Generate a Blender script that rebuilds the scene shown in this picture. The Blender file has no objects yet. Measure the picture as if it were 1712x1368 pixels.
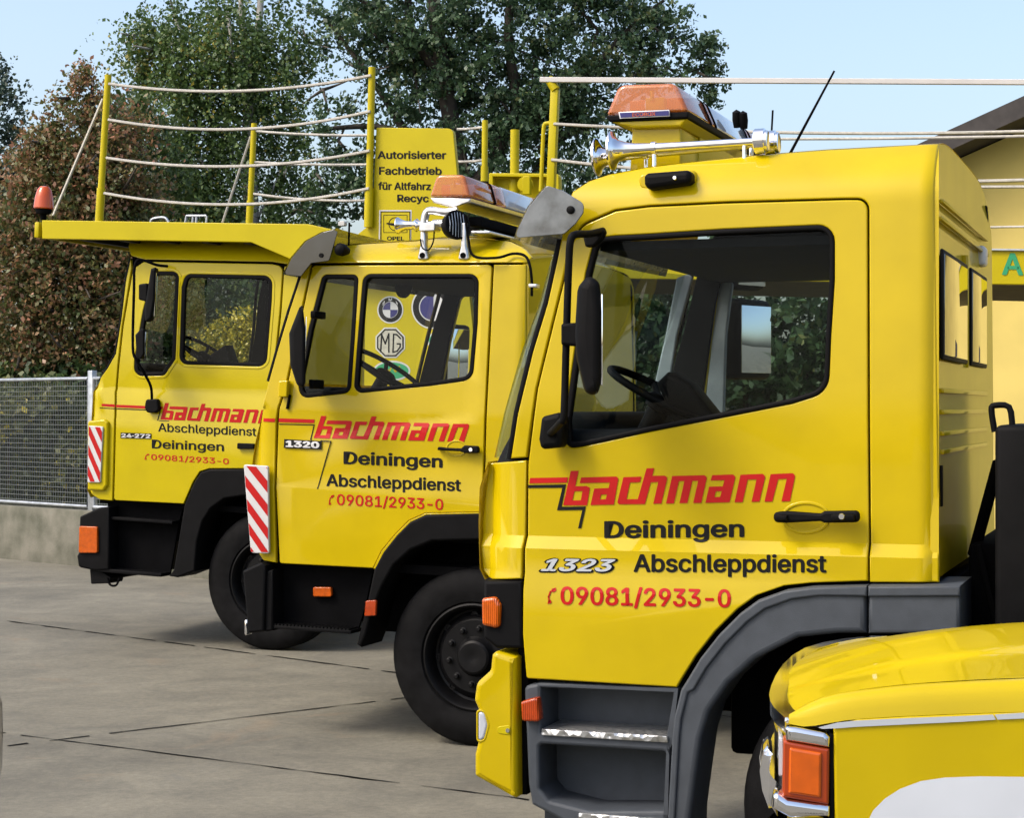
import bpy, bmesh, math, random
import numpy as np
from mathutils import Vector, Matrix
from math import radians as R, sin, cos, pi, sqrt
random.seed(7)
S = bpy.context.scene
COL = S.collection
# ---------------------------------------------------------------- camera
F, CX, CY, EYE = 3200.0, 856.0, 684.0, 1.8          # focal length in photo pixels, centre, eye height
CAM = Vector((0, 0, EYE))
cd = bpy.data.cameras.new('camera'); cam = bpy.data.objects.new('camera', cd); COL.objects.link(cam)
cam.location = CAM; cam.rotation_euler = (R(90), 0, 0)
cd.sensor_fit = 'HORIZONTAL'; cd.sensor_width = 36; cd.lens = 36*F/1712; cd.clip_end = 2000; cd.clip_start = .1
S.camera = cam
# ---------------------------------------------------------------- sky, sun, exposure
SUN_EL, SUN_AZ = R(48), R(-115)                       # azimuth from +Y (view direction), clockwise: hazy sun at the camera's left shoulder
wd = bpy.data.worlds.new('World'); S.world = wd; wd.use_nodes = True
nt = wd.node_tree; nt.nodes.clear()
sky = nt.nodes.new('ShaderNodeTexSky'); sky.sky_type = 'NISHITA'; sky.sun_disc = False
sky.sun_elevation = SUN_EL; sky.sun_rotation = SUN_AZ; sky.air_density = 1.0; sky.dust_density = 4.4; sky.ozone_density = .5
bg = nt.nodes.new('ShaderNodeBackground'); bg.inputs[1].default_value = .15
wo = nt.nodes.new('ShaderNodeOutputWorld')
nt.links.new(sky.outputs[0], bg.inputs[0]); nt.links.new(bg.outputs[0], wo.inputs[0])
sl = bpy.data.lights.new('sun', 'SUN'); sl.energy = 1.0; sl.angle = R(14); sl.color = (1, .95, .87)
so = bpy.data.objects.new('sun', sl); COL.objects.link(so)
sd = Vector((sin(SUN_AZ)*cos(SUN_EL), cos(SUN_AZ)*cos(SUN_EL), sin(SUN_EL)))
so.rotation_euler = sd.to_track_quat('Z', 'Y').to_euler()
S.view_settings.view_transform = 'Standard'; S.view_settings.look = 'None'
S.view_settings.exposure = 1.05; S.view_settings.gamma = 1
S.render.engine = 'CYCLES'
S.cycles.max_bounces = 8; S.cycles.transparent_max_bounces = 16; S.cycles.use_denoising = True
# ---------------------------------------------------------------- materials
def newmat(name):
    m = bpy.data.materials.new(name); m.use_nodes = True
    n = m.node_tree; p = n.nodes['Principled BSDF']
    return m, n, p
def setp(p, **k):
    for a, v in k.items():
        i = p.inputs[a.replace('_', ' ')]
        i.default_value = v
def noise_var(n, p, base, amt=.12, scale=6., tint=None, rough=None, detail=6):
    """base colour broken up by soft noise"""
    tc = n.nodes.new('ShaderNodeTexCoord')
    nz = n.nodes.new('ShaderNodeTexNoise'); nz.inputs['Scale'].default_value = scale; nz.inputs['Detail'].default_value = detail
    rp = n.nodes.new('ShaderNodeValToRGB')
    c2 = tint or tuple(c*(1-amt*2) for c in base)
    rp.color_ramp.elements[0].color = (*c2, 1); rp.color_ramp.elements[1].color = (*[min(1, c*(1+amt*.5)) for c in base], 1)
    rp.color_ramp.elements[0].position = .25; rp.color_ramp.elements[1].position = .65
    n.links.new(tc.outputs['Object'], nz.inputs['Vector']); n.links.new(nz.outputs['Fac'], rp.inputs['Fac'])
    n.links.new(rp.outputs['Color'], p.inputs['Base Color'])
    return tc, nz, rp
def bump(n, p, scale=60., strength=.1, dist=.01, detail=3):
    tc = n.nodes.new('ShaderNodeTexCoord'); nz = n.nodes.new('ShaderNodeTexNoise')
    nz.inputs['Scale'].default_value = scale; nz.inputs['Detail'].default_value = detail
    b = n.nodes.new('ShaderNodeBump'); b.inputs['Strength'].default_value = strength; b.inputs['Distance'].default_value = dist
    n.links.new(tc.outputs['Object'], nz.inputs['Vector']); n.links.new(nz.outputs['Fac'], b.inputs['Height'])
    n.links.new(b.outputs[0], p.inputs['Normal'])
def simple(name, col, rough=.5, metal=0., coat=0., var=0., scale=8., bp=None, spec=.5, coat_rough=.04):
    m, n, p = newmat(name)
    setp(p, Base_Color=(*col, 1), Roughness=rough, Metallic=metal)
    p.inputs['Coat Weight'].default_value = coat; p.inputs['Coat Roughness'].default_value = coat_rough
    p.inputs['Specular IOR Level'].default_value = spec
    if var: noise_var(n, p, col, var, scale)
    if bp: bump(n, p, *bp)
    return m
def paint(name, col):
    m, n, p = newmat(name)
    setp(p, Roughness=.5)
    p.inputs['Specular IOR Level'].default_value = .06; p.inputs['Coat Weight'].default_value = .5; p.inputs['Coat Roughness'].default_value = .03
    noise_var(n, p, col, .06, 3.2)
    bump(n, p, 5., .09, .01, 2)
    return m
M = {}
M['yellow'] = paint('yellow_paint', (.445, .330, .0005))
M['lemon'] = paint('lemon_paint', (.43, .343, .0005))
M['deck'] = simple('deck_paint', (.425, .348, .0005), .5, var=.06, scale=3, coat=.15, coat_rough=.2, spec=.15)
M['grey'] = simple('grey_plastic', (.05, .058, .069), .55, spec=.3, var=.08, scale=20, bp=(420, .25, .002))
M['black'] = simple('black_plastic', (.004, .004, .0045), .6, spec=.08, var=.2, scale=10, bp=(300, .2, .002))
M['matt'] = simple('matt_black', (.003, .003, .0035), .85, spec=.05, var=.2)
M['rubber'] = simple('tyre_rubber', (.0055, .0055, .006), .75, spec=.1, var=.3, scale=14, bp=(150, .25, .004))
M['seal'] = simple('rubber_seal', (.003, .003, .0035), .6, spec=.08)
M['trim'] = simple('interior_trim', (.012, .013, .015), .85, spec=.1, var=.15)
M['trimgrey'] = simple('grey_trim', (.34, .39, .43), .75, var=.15)
M['rim'] = simple('black_rim', (.0045, .0045, .005), .45, spec=.15, var=.2)
M['chrome'] = simple('chrome', (.82, .82, .84), .07, 1.)
M['alu'] = simple('aluminium', (.62, .62, .63), .32, 1., var=.1, scale=30)
M['wire'] = simple('grey_wire', (.11, .125, .12), .7, .0, var=.1)
M['galv'] = simple('galvanised_steel', (.42, .45, .48), .45, .75, var=.15, scale=12)
M['red'] = simple('red_foil', (.40, .006, .006), .45, spec=.2, var=.05)
M['inkblack'] = simple('black_foil', (.006, .006, .006), .5, spec=.15)
M['white'] = simple('white_foil', (.5, .5, .5), .4, var=.03)
M['silver'] = simple('silver_foil', (.40, .43, .46), .35)
M['green'] = simple('green_foil', (.012, .24, .10), .4)
M['purple'] = simple('blue_foil', (.012, .011, .12), .35)
M['grime'] = simple('sticker_grey', (.45, .43, .36), .45, var=.15, scale=40)
M['rope'] = simple('white_rope', (.44, .42, .37), .8, var=.12, scale=40)
M['indicator'] = simple('orange_lens', (.50, .072, .002), .18, coat=1., var=.15, scale=60)
M['reflector'] = simple('red_orange_lens', (.34, .035, .004), .18, coat=1., var=.15, scale=60)
def ribbed(name, col, coat):
    m, n, p = newmat(name); setp(p, Base_Color=(*col, 1), Roughness=.2); p.inputs['Coat Weight'].default_value = coat
    noise_var(n, p, col, .12, 40.)
    tc = n.nodes.new('ShaderNodeTexCoord'); w = n.nodes.new('ShaderNodeTexWave'); w.inputs['Scale'].default_value = 45; w.inputs['Distortion'].default_value = .3
    b = n.nodes.new('ShaderNodeBump'); b.inputs['Strength'].default_value = .5; b.inputs['Distance'].default_value = .004
    n.links.new(tc.outputs['Object'], w.inputs['Vector']); n.links.new(w.outputs['Fac'], b.inputs['Height']); n.links.new(b.outputs[0], p.inputs['Normal'])
    return m
M['indicator'] = ribbed('orange_ribbed_lens', (.50, .085, .001), .35); M['reflector'] = ribbed('red_orange_ribbed_lens', (.36, .04, .003), .35)
M['plainlens'] = simple('orange_lens', (.50, .085, .001), .25, coat=.25, var=.1, scale=30); M['plainrim'] = simple('orange_lens_rim', (.30, .035, .002), .3, coat=.2)
M['mirror'] = simple('mirror_glass', (.85, .88, .9), .01, 1.)
M['darkcar'] = simple('dark_purple_paint', (.012, .008, .02), .3, coat=1.)
M['beigepaint'] = simple('pale_wall_paint', (.58, .45, .12), .8, var=.08, scale=1.2)
M['roofing'] = simple('dark_roof', (.035, .03, .028), .75, var=.2)
M['bark'] = simple('dark_bark', (.055, .045, .035), .9, var=.3, scale=8)
M['birch_bark'] = simple('birch_bark', (.46, .44, .40), .85, var=.35, scale=3)
M['soil'] = simple('verge_soil', (.06, .065, .03), .95, var=.3, scale=3)
def glass(name, tint=(.95, .97, .96), refl=.25, base=.0):
    m = bpy.data.materials.new(name); m.use_nodes = True; n = m.node_tree; n.nodes.clear()
    o = n.nodes.new('ShaderNodeOutputMaterial'); t = n.nodes.new('ShaderNodeBsdfTransparent'); g = n.nodes.new('ShaderNodeBsdfGlossy')
    mx = n.nodes.new('ShaderNodeMixShader'); fr = n.nodes.new('ShaderNodeFresnel'); fr.inputs[0].default_value = 1.5
    t.inputs[0].default_value = (*tint, 1); g.inputs['Roughness'].default_value = .01
    mu = n.nodes.new('ShaderNodeMath'); mu.operation = 'MULTIPLY_ADD'; mu.inputs[1].default_value = refl; mu.inputs[2].default_value = base
    mu.use_clamp = True
    n.links.new(fr.outputs[0], mu.inputs[0]); n.links.new(mu.outputs[0], mx.inputs[0])
    n.links.new(t.outputs[0], mx.inputs[1]); n.links.new(g.outputs[0], mx.inputs[2]); n.links.new(mx.outputs[0], o.inputs[0])
    return m
M['glass'] = glass('window_glass')
M['tint'] = glass('tinted_glass', (.72, .77, .75), .16)
M['screen'] = glass('windscreen_glass', (.93, .96, .94), .10)
M['screenblue'] = glass('shiny_windscreen_glass', (.80, .88, .86), .40)
M['darkglass'] = simple('dark_reflective_glass', (.012, .013, .012), .03, spec=1.0, coat=1., coat_rough=.01)
def lens(name, col, alpha):
    m, n, p = newmat(name)
    setp(p, Base_Color=(*col, 1), Roughness=.12)
    p.inputs['Coat Weight'].default_value = 1; p.inputs['Alpha'].default_value = alpha
    return m
M['amber'] = lens('amber_lens', (.50, .13, .010), .66)
M['clearlens'] = lens('clear_lens', (.45, .48, .53), .94)
M['patch'] = simple('pale_foil', (.52, .55, .59), .4, var=.04, scale=5)
def smoked():
    m, n, p = newmat('smoked_acrylic')
    tc, nz, rp = noise_var(n, p, (.12, .135, .15), .2, 14., (.015, .018, .022))  # pale and dark mottling puts the visor's reflections into its colour
    setp(p, Roughness=.18); p.inputs['Coat Weight'].default_value = 1.
    p.inputs['Alpha'].default_value = .93
    return m
M['smoked'] = smoked()
M['smokedark'] = simple('dark_smoked_acrylic', (.012, .014, .017), .15, coat=1., var=.4, scale=9, coat_rough=.02, spec=.3)
def concrete():
    m, n, p = newmat('yard_concrete')
    L = n.links
    tc = n.nodes.new('ShaderNodeTexCoord')
    def nz(s, d=8, rough=.6, dist=0.):
        a = n.nodes.new('ShaderNodeTexNoise'); a.inputs['Scale'].default_value = s; a.inputs['Detail'].default_value = d
        a.inputs['Roughness'].default_value = rough; a.inputs['Distortion'].default_value = dist
        L.new(tc.outputs['Object'], a.inputs['Vector']); return a
    def ramp(src, c0, c1, p0, p1):
        r = n.nodes.new('ShaderNodeValToRGB'); e = r.color_ramp.elements
        e[0].color = (*c0, 1); e[1].color = (*c1, 1); e[0].position = p0; e[1].position = p1
        L.new(src.outputs['Fac'], r.inputs['Fac']); return r
    def mix(a, b, fac, mode='MULTIPLY'):
        x = n.nodes.new('ShaderNodeMix'); x.data_type = 'RGBA'; x.blend_type = mode
        if hasattr(fac, 'outputs'): L.new(fac.outputs[0], x.inputs[0])
        else: x.inputs[0].default_value = fac
        L.new(a, x.inputs[6]); L.new(b, x.inputs[7]); return x
    big = ramp(nz(.45, 6, .65, .4), (.112, .106, .085), (.188, .178, .142), .32, .68)
    mid = ramp(nz(2.6, 8, .7, .6), (.70, .70, .70), (1.14, 1.13, 1.09), .32, .66)
    fine = ramp(nz(140, 5, .85), (.60, .60, .60), (1.22, 1.22, 1.2), .34, .66)
    x = mix(big.outputs[0], mid.outputs[0], .9); x = mix(x.outputs[2], fine.outputs[0], .8); x = mix(x.outputs[2], ramp(nz(24, 6, .75), (.74, .74, .73), (1.16, 1.15, 1.12), .34, .66).outputs[0], .8)
    rf = ramp(nz(.9, 5, .6, 1.), (0, 0, 0), (.4, .4, .4), .62, .78)
    rust = n.nodes.new('ShaderNodeRGB'); rust.outputs[0].default_value = (.25, .165, .09, 1)
    x = mix(x.outputs[2], rust.outputs[0], rf, 'MIX')
    of = ramp(nz(1.4, 4, .6, 1.5), (.6, .6, .6), (0, 0, 0), .22, .36)
    oil = n.nodes.new('ShaderNodeRGB'); oil.outputs[0].default_value = (.10, .098, .085, 1)
    x = mix(x.outputs[2], oil.outputs[0], of, 'MIX')
    L.new(x.outputs[2], p.inputs['Base Color']); setp(p, Roughness=.85)
    b = n.nodes.new('ShaderNodeBump'); b.inputs['Strength'].default_value = .35; b.inputs['Distance'].default_value = .008
    L.new(nz(60, 6, .75).outputs['Fac'], b.inputs['Height']); L.new(b.outputs[0], p.inputs['Normal'])
    return m
M['concrete'] = concrete()
def wallconc():
    m, n, p = newmat('mossy_concrete')
    noise_var(n, p, (.145, .138, .11), .2, 3., (.045, .05, .03)); setp(p, Roughness=.9); bump(n, p, 40, .4, .01)
    return m
M['wallconc'] = wallconc()
def checker_plate():
    m, n, p = newmat('checker_plate')
    setp(p, Base_Color=(.55, .56, .56, 1), Metallic=.9, Roughness=.38)
    tc = n.nodes.new('ShaderNodeTexCoord'); w = n.nodes.new('ShaderNodeTexVoronoi'); w.inputs['Scale'].default_value = 38
    b = n.nodes.new('ShaderNodeBump'); b.inputs['Strength'].default_value = .9; b.inputs['Distance'].default_value = .01
    n.links.new(tc.outputs['Object'], w.inputs['Vector']); n.links.new(w.outputs['Distance'], b.inputs['Height']); n.links.new(b.outputs[0], p.inputs['Normal'])
    return m
M['plate'] = checker_plate()
def leafmat(name, stops, trans=.3):
    m = bpy.data.materials.new(name); m.use_nodes = True; n = m.node_tree; n.nodes.clear(); L = n.links
    o = n.nodes.new('ShaderNodeOutputMaterial'); a = n.nodes.new('ShaderNodeAttribute'); a.attribute_name = 'tint'
    r = n.nodes.new('ShaderNodeValToRGB'); e = r.color_ramp.elements
    while len(e) < len(stops): e.new(.5)
    for i, (q, c) in enumerate(stops): e[i].position = q; e[i].color = (*c, 1)
    p = n.nodes.new('ShaderNodeBsdfPrincipled'); p.inputs['Roughness'].default_value = .45
    t = n.nodes.new('ShaderNodeBsdfTranslucent'); mx = n.nodes.new('ShaderNodeMixShader'); mx.inputs[0].default_value = trans
    L.new(a.outputs['Fac'], r.inputs['Fac']); L.new(r.outputs[0], p.inputs['Base Color']); L.new(r.outputs[0], t.inputs[0])
    L.new(p.outputs[0], mx.inputs[1]); L.new(t.outputs[0], mx.inputs[2]); L.new(mx.outputs[0], o.inputs[0])
    return m
M['leaf_dark'] = leafmat('dark_leaves', [(0, (.03, .062, .030)), (.6, (.062, .118, .052)), (.93, (.10, .165, .075)), (1, (.15, .17, .06))])
M['leaf_birch'] = leafmat('birch_leaves', [(0, (.042, .078, .024)), (.55, (.085, .145, .038)), (.9, (.13, .20, .055)), (1, (.26, .23, .04))])
M['leaf_red'] = leafmat('rusty_leaves', [(0, (.06, .095, .03)), (.42, (.12, .135, .04)), (.7, (.22, .135, .055)), (.9, (.30, .155, .085)), (1, (.40, .19, .11))])
M['leaf_shrub'] = leafmat('shrub_leaves', [(0, (.03, .058, .02)), (.6, (.065, .11, .032)), (1, (.13, .17, .045))])
M['leaf_blue'] = leafmat('bluish_leaves', [(0, (.02, .04, .028)), (.7, (.05, .085, .06)), (1, (.09, .12, .07))])
M['leaf_gold'] = leafmat('goldenrod', [(0, (.05, .09, .015)), (.4, (.22, .20, .012)), (1, (.50, .40, .02))])
M['leaf_weed'] = leafmat('weeds', [(0, (.04, .06, .02)), (.6, (.10, .12, .035)), (.92, (.17, .16, .05)), (1, (.45, .38, .04))])
# ---------------------------------------------------------------- object helpers
def tag(o, label=None, cat=None, group=None, kind=None):
    if label: o['label'] = label
    if cat: o['category'] = cat
    if group: o['group'] = group
    if kind: o['kind'] = kind
    return o
def empty(name, mat=None):
    o = bpy.data.objects.new(name, None); COL.objects.link(o); o.empty_display_size = .2
    if mat is not None: o.matrix_world = mat
    return o
def link(name, me, mat=None, parent=None, smooth=None):
    o = bpy.data.objects.new(name, me); COL.objects.link(o)
    if mat: me.materials.append(mat)
    if parent is not None: o.parent = parent
    if smooth is not None:
        me.polygons.foreach_set('use_smooth', [True]*len(me.polygons))
        if smooth < 179: me.set_sharp_from_angle(angle=R(smooth))
    return o
def bmobj(name, bm, mat=None, parent=None, smooth=35, recalc=True):
    if recalc: bmesh.ops.recalc_face_normals(bm, faces=bm.faces)
    me = bpy.data.meshes.new(name); bm.to_mesh(me); bm.free()
    return link(name, me, mat, parent, smooth)
def add_box(bm, x0, x1, y0, y1, z0, z1, bev=0., seg=2, M4=None):
    v = [bm.verts.new(p) for p in ((x0,y0,z0),(x1,y0,z0),(x1,y1,z0),(x0,y1,z0),(x0,y0,z1),(x1,y0,z1),(x1,y1,z1),(x0,y1,z1))]
    fs = [bm.faces.new([v[i] for i in q]) for q in ((0,3,2,1),(4,5,6,7),(0,1,5,4),(1,2,6,5),(2,3,7,6),(3,0,4,7))]
    if M4 is not None: bmesh.ops.transform(bm, matrix=M4, verts=v)
    if bev:
        es = list({e for f in fs for e in f.edges})
        bmesh.ops.bevel(bm, geom=es, offset=bev, segments=seg, affect='EDGES', profile=.5)
def box(name, x0, x1, y0, y1, z0, z1, mat, parent=None, bev=0., seg=2, M4=None):
    bm = bmesh.new(); add_box(bm, x0, x1, y0, y1, z0, z1, bev, seg, M4)
    return bmobj(name, bm, mat, parent)
def add_tube(bm, pts, r, n=8, caps=True):
    pts = [Vector(p) for p in pts]; m = len(pts)
    rs = r if isinstance(r, (list, tuple)) else [r]*m
    rings = []; up = None
    for i, p in enumerate(pts):
        d = (pts[min(i+1, m-1)] - pts[max(i-1, 0)]).normalized()
        if up is None:
            up = Vector((0,0,1)) if abs(d.z) < .9 else Vector((1,0,0))
        a = (up - d*up.dot(d)).normalized(); up = a; b = d.cross(a)
        rings.append([bm.verts.new(p + (a*cos(2*pi*k/n) + b*sin(2*pi*k/n))*rs[i]) for k in range(n)])
    for i in range(m-1):
        for k in range(n):
            bm.faces.new((rings[i][k], rings[i][(k+1) % n], rings[i+1][(k+1) % n], rings[i+1][k]))
    if caps: bm.faces.new(rings[0][::-1]); bm.faces.new(rings[-1])
def tube(name, pts, r, mat, parent=None, n=8):
    bm = bmesh.new(); add_tube(bm, pts, r, n); return bmobj(name, bm, mat, parent, 60)
def smoothline(pts, k=6):
    P = [Vector(p) for p in pts]; out = []
    for i in range(len(P)-1):
        a, b, c, d = P[max(i-1,0)], P[i], P[i+1], P[min(i+2,len(P)-1)]
        for j in range(k):
            t = j/k
            out.append(.5*((2*b) + (c-a)*t + (2*a-5*b+4*c-d)*t*t + (3*b-a-3*c+d)*t**3))
    out.append(P[-1]); return out
def add_lathe(bm, prof, c, axis, n=32, closed=False):
    """prof: (along axis, radius)"""
    axis = Vector(axis).normalized(); c = Vector(c)
    a = axis.orthogonal().normalized(); b = axis.cross(a); rings = []
    for s, r in prof:
        if r < 1e-6: rings.append([bm.verts.new(c + axis*s)])
        else: rings.append([bm.verts.new(c + axis*s + (a*cos(2*pi*k/n) + b*sin(2*pi*k/n))*r) for k in range(n)])
    for i in range(len(rings)-1):
        A, B = rings[i], rings[i+1]
        for k in range(n):
            k2 = (k+1) % n
            if len(A) == 1 and len(B) == 1: continue
            if len(A) == 1: bm.faces.new((A[0], B[k2], B[k]))
            elif len(B) == 1: bm.faces.new((A[k], A[k2], B[0]))
            else: bm.faces.new((A[k], A[k2], B[k2], B[k]))
def lathe(name, prof, c, axis, mat, parent=None, n=32, smooth=40):
    bm = bmesh.new(); add_lathe(bm, prof, c, axis, n); return bmobj(name, bm, mat, parent, smooth)
def fillet(poly, n=5):
    """polygon of (x,y[,r]) -> list of 2-vectors with rounded corners"""
    out = []; m = len(poly)
    for i, p in enumerate(poly):
        P = Vector(p[:2]); r = p[2] if len(p) > 2 else 0
        if r <= 0: out.append(P); continue
        A = Vector(poly[i-1][:2]); B = Vector(poly[(i+1) % m][:2])
        u = A-P; v = B-P; lu, lv = u.length, v.length; u /= lu; v /= lv
        ang = math.acos(max(-1, min(1, u.dot(v))))
        if ang > 3.1: out.append(P); continue
        d = min(r/math.tan(ang/2), lu*.48, lv*.48); rr = d*math.tan(ang/2)
        c = P + (u+v).normalized()*(rr/sin(ang/2))
        s, e = P+u*d - c, P+v*d - c
        tot = s.angle(e) if s.length and e.length else 0
        sg = 1 if s.x*e.y - s.y*e.x > 0 else -1
        for k in range(n+1):
            t = sg*tot*k/n
            out.append(c + Vector((s.x*cos(t)-s.y*sin(t), s.x*sin(t)+s.y*cos(t))))
    return out
def ray(px, py): return Vector(((px-CX)/F, 1.0, (CY-py)/F))
def at(px, py, Y): return CAM + ray(px, py)*Y          # the point of that sight line at depth Y
class Frame:
    """a vehicle's own axes: x to its tail, y into it from the near flank, z up"""
    def __init__(s, px, py, yaw, pitch=0., Y=None):
        s.n = Vector((sin(yaw), cos(yaw), 0)); e0 = Vector((cos(yaw), -sin(yaw), 0)); z = Vector((0,0,1))
        s.e = e0*cos(pitch) - z*sin(pitch); s.u = e0*sin(pitch) + z*cos(pitch)
        Y = Y or EYE*F/(py-CY)
        s.O = CAM + ray(px, CY + EYE*F/Y)*Y
        s.f = lambda x, z: 0.
        m = Matrix.Identity(4)
        for i, v in enumerate((s.e, s.n, s.u)):
            for j in range(3): m[j][i] = v[j]
        for j in range(3): m[j][3] = s.O[j]
        s.mat = m; s.inv = m.inverted()
    def plane(s, px, py, w):
        d = ray(px, py); t = (w + s.n.dot(s.O-CAM))/s.n.dot(d); q = CAM + d*t - s.O
        return s.e.dot(q), s.u.dot(q)
    def loc(s, px, py, w=0., use=True):
        x, z = s.plane(px, py, w)
        if use:
            for _ in range(6): x, z = s.plane(px, py, w + s.f(x, z))
        return x, z
    def P(s, px, py, w=0., use=False):
        x, z = s.loc(px, py, w, use); return Vector((x, w + (s.f(x, z) if use else 0), z))
    def scale(s, px):                                  # metres per photo pixel on the flank
        a = s.plane(px, CY, 0)[0]; b = s.plane(px+1, CY, 0)[0]; return b-a
def panel_mesh(fr, loops, w=0., t=.03, bev=.005, px=True, use=True, cuts=True, off=0., res=2):
    """flat plate with holes, rounded rims, then bent to the flank's own curvature"""
    cu = bpy.data.curves.new('c', 'CURVE'); cu.dimensions = '2D'; cu.fill_mode = 'BOTH' if t > 0 else 'FRONT'
    cu.extrude = max(t/2-bev, 0); cu.bevel_depth = bev; cu.bevel_resolution = res; cu.offset = -bev + off
    for lp in loops:
        q = fillet(lp)
        pts = [fr.loc(a.x, a.y, w, use) for a in q] if px else [(a.x, a.y) for a in q]
        sp = cu.splines.new('POLY'); sp.points.add(len(pts)-1); sp.use_cyclic_u = True
        for k, a in enumerate(pts): sp.points[k].co = (a[0], a[1], 0, 1)
    ob = bpy.data.objects.new('c', cu); COL.objects.link(ob)
    me = bpy.data.meshes.new_from_object(ob.evaluated_get(bpy.context.evaluated_depsgraph_get()))
    bpy.data.objects.remove(ob); bpy.data.curves.remove(cu)
    return bend(fr, me, w, t, use and cuts)
def bend(fr, me, w, t, cuts=True):
    bm = bmesh.new(); bm.from_mesh(me); bpy.data.meshes.remove(me)
    if cuts and len(bm.verts):
        xs = [v.co.x for v in bm.verts]; zs = [v.co.y for v in bm.verts]
        for z in fr.zcuts:
            if min(zs) < z < max(zs):
                bmesh.ops.bisect_plane(bm, geom=bm.verts[:]+bm.edges[:]+bm.faces[:], plane_co=(0, z, 0), plane_no=(0, 1, 0))
        for x in fr.xcuts:
            if min(xs) < x < max(xs):
                bmesh.ops.bisect_plane(bm, geom=bm.verts[:]+bm.edges[:]+bm.faces[:], plane_co=(x, 0, 0), plane_no=(1, 0, 0))
    for v in bm.verts:
        a, b, c = v.co
        v.co = (a, w + t/2 - c + (fr.f(a, b) if cuts else 0), b)
    return bm
def panel(name, fr, loops, mat, parent, w=0., t=.03, bev=.005, smooth=32, **k):
    if loops and not isinstance(loops[0][0], (list, tuple)): loops = [loops]
    return bmobj(name, panel_mesh(fr, loops, w, t, bev, **k), mat, parent, smooth)
def decal(name, fr, polys, mat, parent, w=-.0018, use=True):
    """flat foil on the flank; polys are photo-pixel loops, each a list of outer+holes"""
    bm = bmesh.new()
    for loops in polys:
        if not isinstance(loops[0][0], (list, tuple, Vector)): loops = [loops]
        b2 = panel_mesh(fr, loops, w-.0005, .001, 0., use=use)
        me = bpy.data.meshes.new('t'); b2.to_mesh(me); b2.free(); bm.from_mesh(me); bpy.data.meshes.remove(me)
    return bmobj(name, bm, mat, parent, None)
import os
FONT = None
try:                                                   # the sans serif face that ships with Blender; its default face otherwise
    FONT = bpy.data.fonts.load(os.path.join(bpy.utils.system_resource('DATAFILES', path='fonts'), 'Inter.woff2'))
except Exception:
    FONT = None
def text_mesh(s, bold=.0, shear=0., space=1.):
    bold *= .68
    cu = bpy.data.curves.new('t', 'FONT'); cu.body = s; cu.shear = shear; cu.space_character = space; cu.resolution_u = 4
    if FONT: cu.font = FONT
    ob = bpy.data.objects.new('t', cu); COL.objects.link(ob)
    me = bpy.data.meshes.new_from_object(ob.evaluated_get(bpy.context.evaluated_depsgraph_get()))
    bpy.data.objects.remove(ob); bpy.data.curves.remove(cu)
    if bold:                                           # a heavier weight: the same letters spread a little in every direction
        bm = bmesh.new(); bm.from_mesh(me); g = bm.verts[:] + bm.edges[:] + bm.faces[:]; src = bm.verts[:]
        for k in range(8):
            a = 2*pi*k/8
            r = bmesh.ops.duplicate(bm, geom=g)
            for v in r['geom']:
                if isinstance(v, bmesh.types.BMVert): v.co += Vector((cos(a)*bold*1.15, sin(a)*bold*.8, .00006*(k+1)))
        bm.to_mesh(me); bm.free()
    return me
CAPH = {}
def text(name, fr, s, p0, p1, cap, mat, parent, bold=.02, shear=0., w=-.0018, use=True, space=1.):
    """lettering whose baseline runs between two photo pixels on the flank"""
    if bold not in CAPH:
        q = text_mesh('H', bold); CAPH[bold] = max(v.co.y for v in q.vertices); bpy.data.meshes.remove(q)
    me = text_mesh(s, bold, shear, space); xs = [v.co.x for v in me.vertices]; x0, x1 = min(xs), max(xs)
    k = cap/CAPH[bold]
    for v in me.vertices:
        u = (v.co.x-x0)/(x1-x0)
        px = p0[0] + (p1[0]-p0[0])*u; py = p0[1] + (p1[1]-p0[1])*u - v.co.y*k
        a = fr.loc(px, py, w, use); v.co = (a[0], a[1], v.co.z)
    bm = bend(fr, me, w, 0, use)
    for f in bm.faces:
        f.normal_update()
        if f.normal.y > 0: f.normal_flip()
    return bmobj(name, bm, mat, parent, None, recalc=False)
# ================================================================= setting
def sheet(name, pts, z, mat, label=None, kind='structure'):
    me = bpy.data.meshes.new(name); me.from_pydata([(x, y, z) for x, y in pts], [], [tuple(range(len(pts)))])
    o = link(name, me, mat); tag(o, kind=kind); return o
sheet('ground', [(-400,-400),(400,-400),(400,400),(-400,400)], 0, M['concrete'])
sheet('verge_ground', [(-60,70),(-60,19.6),(-8,25.2),(-1.0,18.75),(40,30),(60,30),(60,70)], .004, M['soil'])
def joint(name, a, b, w):
    rnd = random.Random(len(name)+int(a[0]*10)); bm = bmesh.new(); A = Vector((*a, .004)); B = Vector((*b, .004)); d = (B-A); L = d.length; d /= L
    p = Vector((-d.y, d.x, 0)); n = int(L/.12); prev = None
    for i in range(n+1):
        c = A + d*(L*i/n) + p*rnd.uniform(-.006, .006); h = w*rnd.choice((.25, .5, .8, 1, 1, 1.4))*.5
        cur = (bm.verts.new(c+p*h), bm.verts.new(c-p*h))
        if prev and rnd.random() > .1: bm.faces.new((prev[0], cur[0], cur[1], prev[1]))
        prev = cur
    o = bmobj(name, bm, M['matt'], None, None); tag(o, kind='structure'); return o
def gp(px, py):
    Y = EYE*F/(py-CY); q = at(px, py, Y); return q.x, q.y
def ext(a, b, k0, k1):
    d = (b[0]-a[0], b[1]-a[1]); return (a[0]-d[0]*k0, a[1]-d[1]*k0), (b[0]+d[0]*k1, b[1]+d[1]*k1)
joint('ground_joint', *ext(gp(0,1226), gp(800,1328), .6, 1.2), .017)
joint('ground_joint', *ext(gp(0,1250), gp(654,1171), .5, 1.5), .020)
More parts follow.
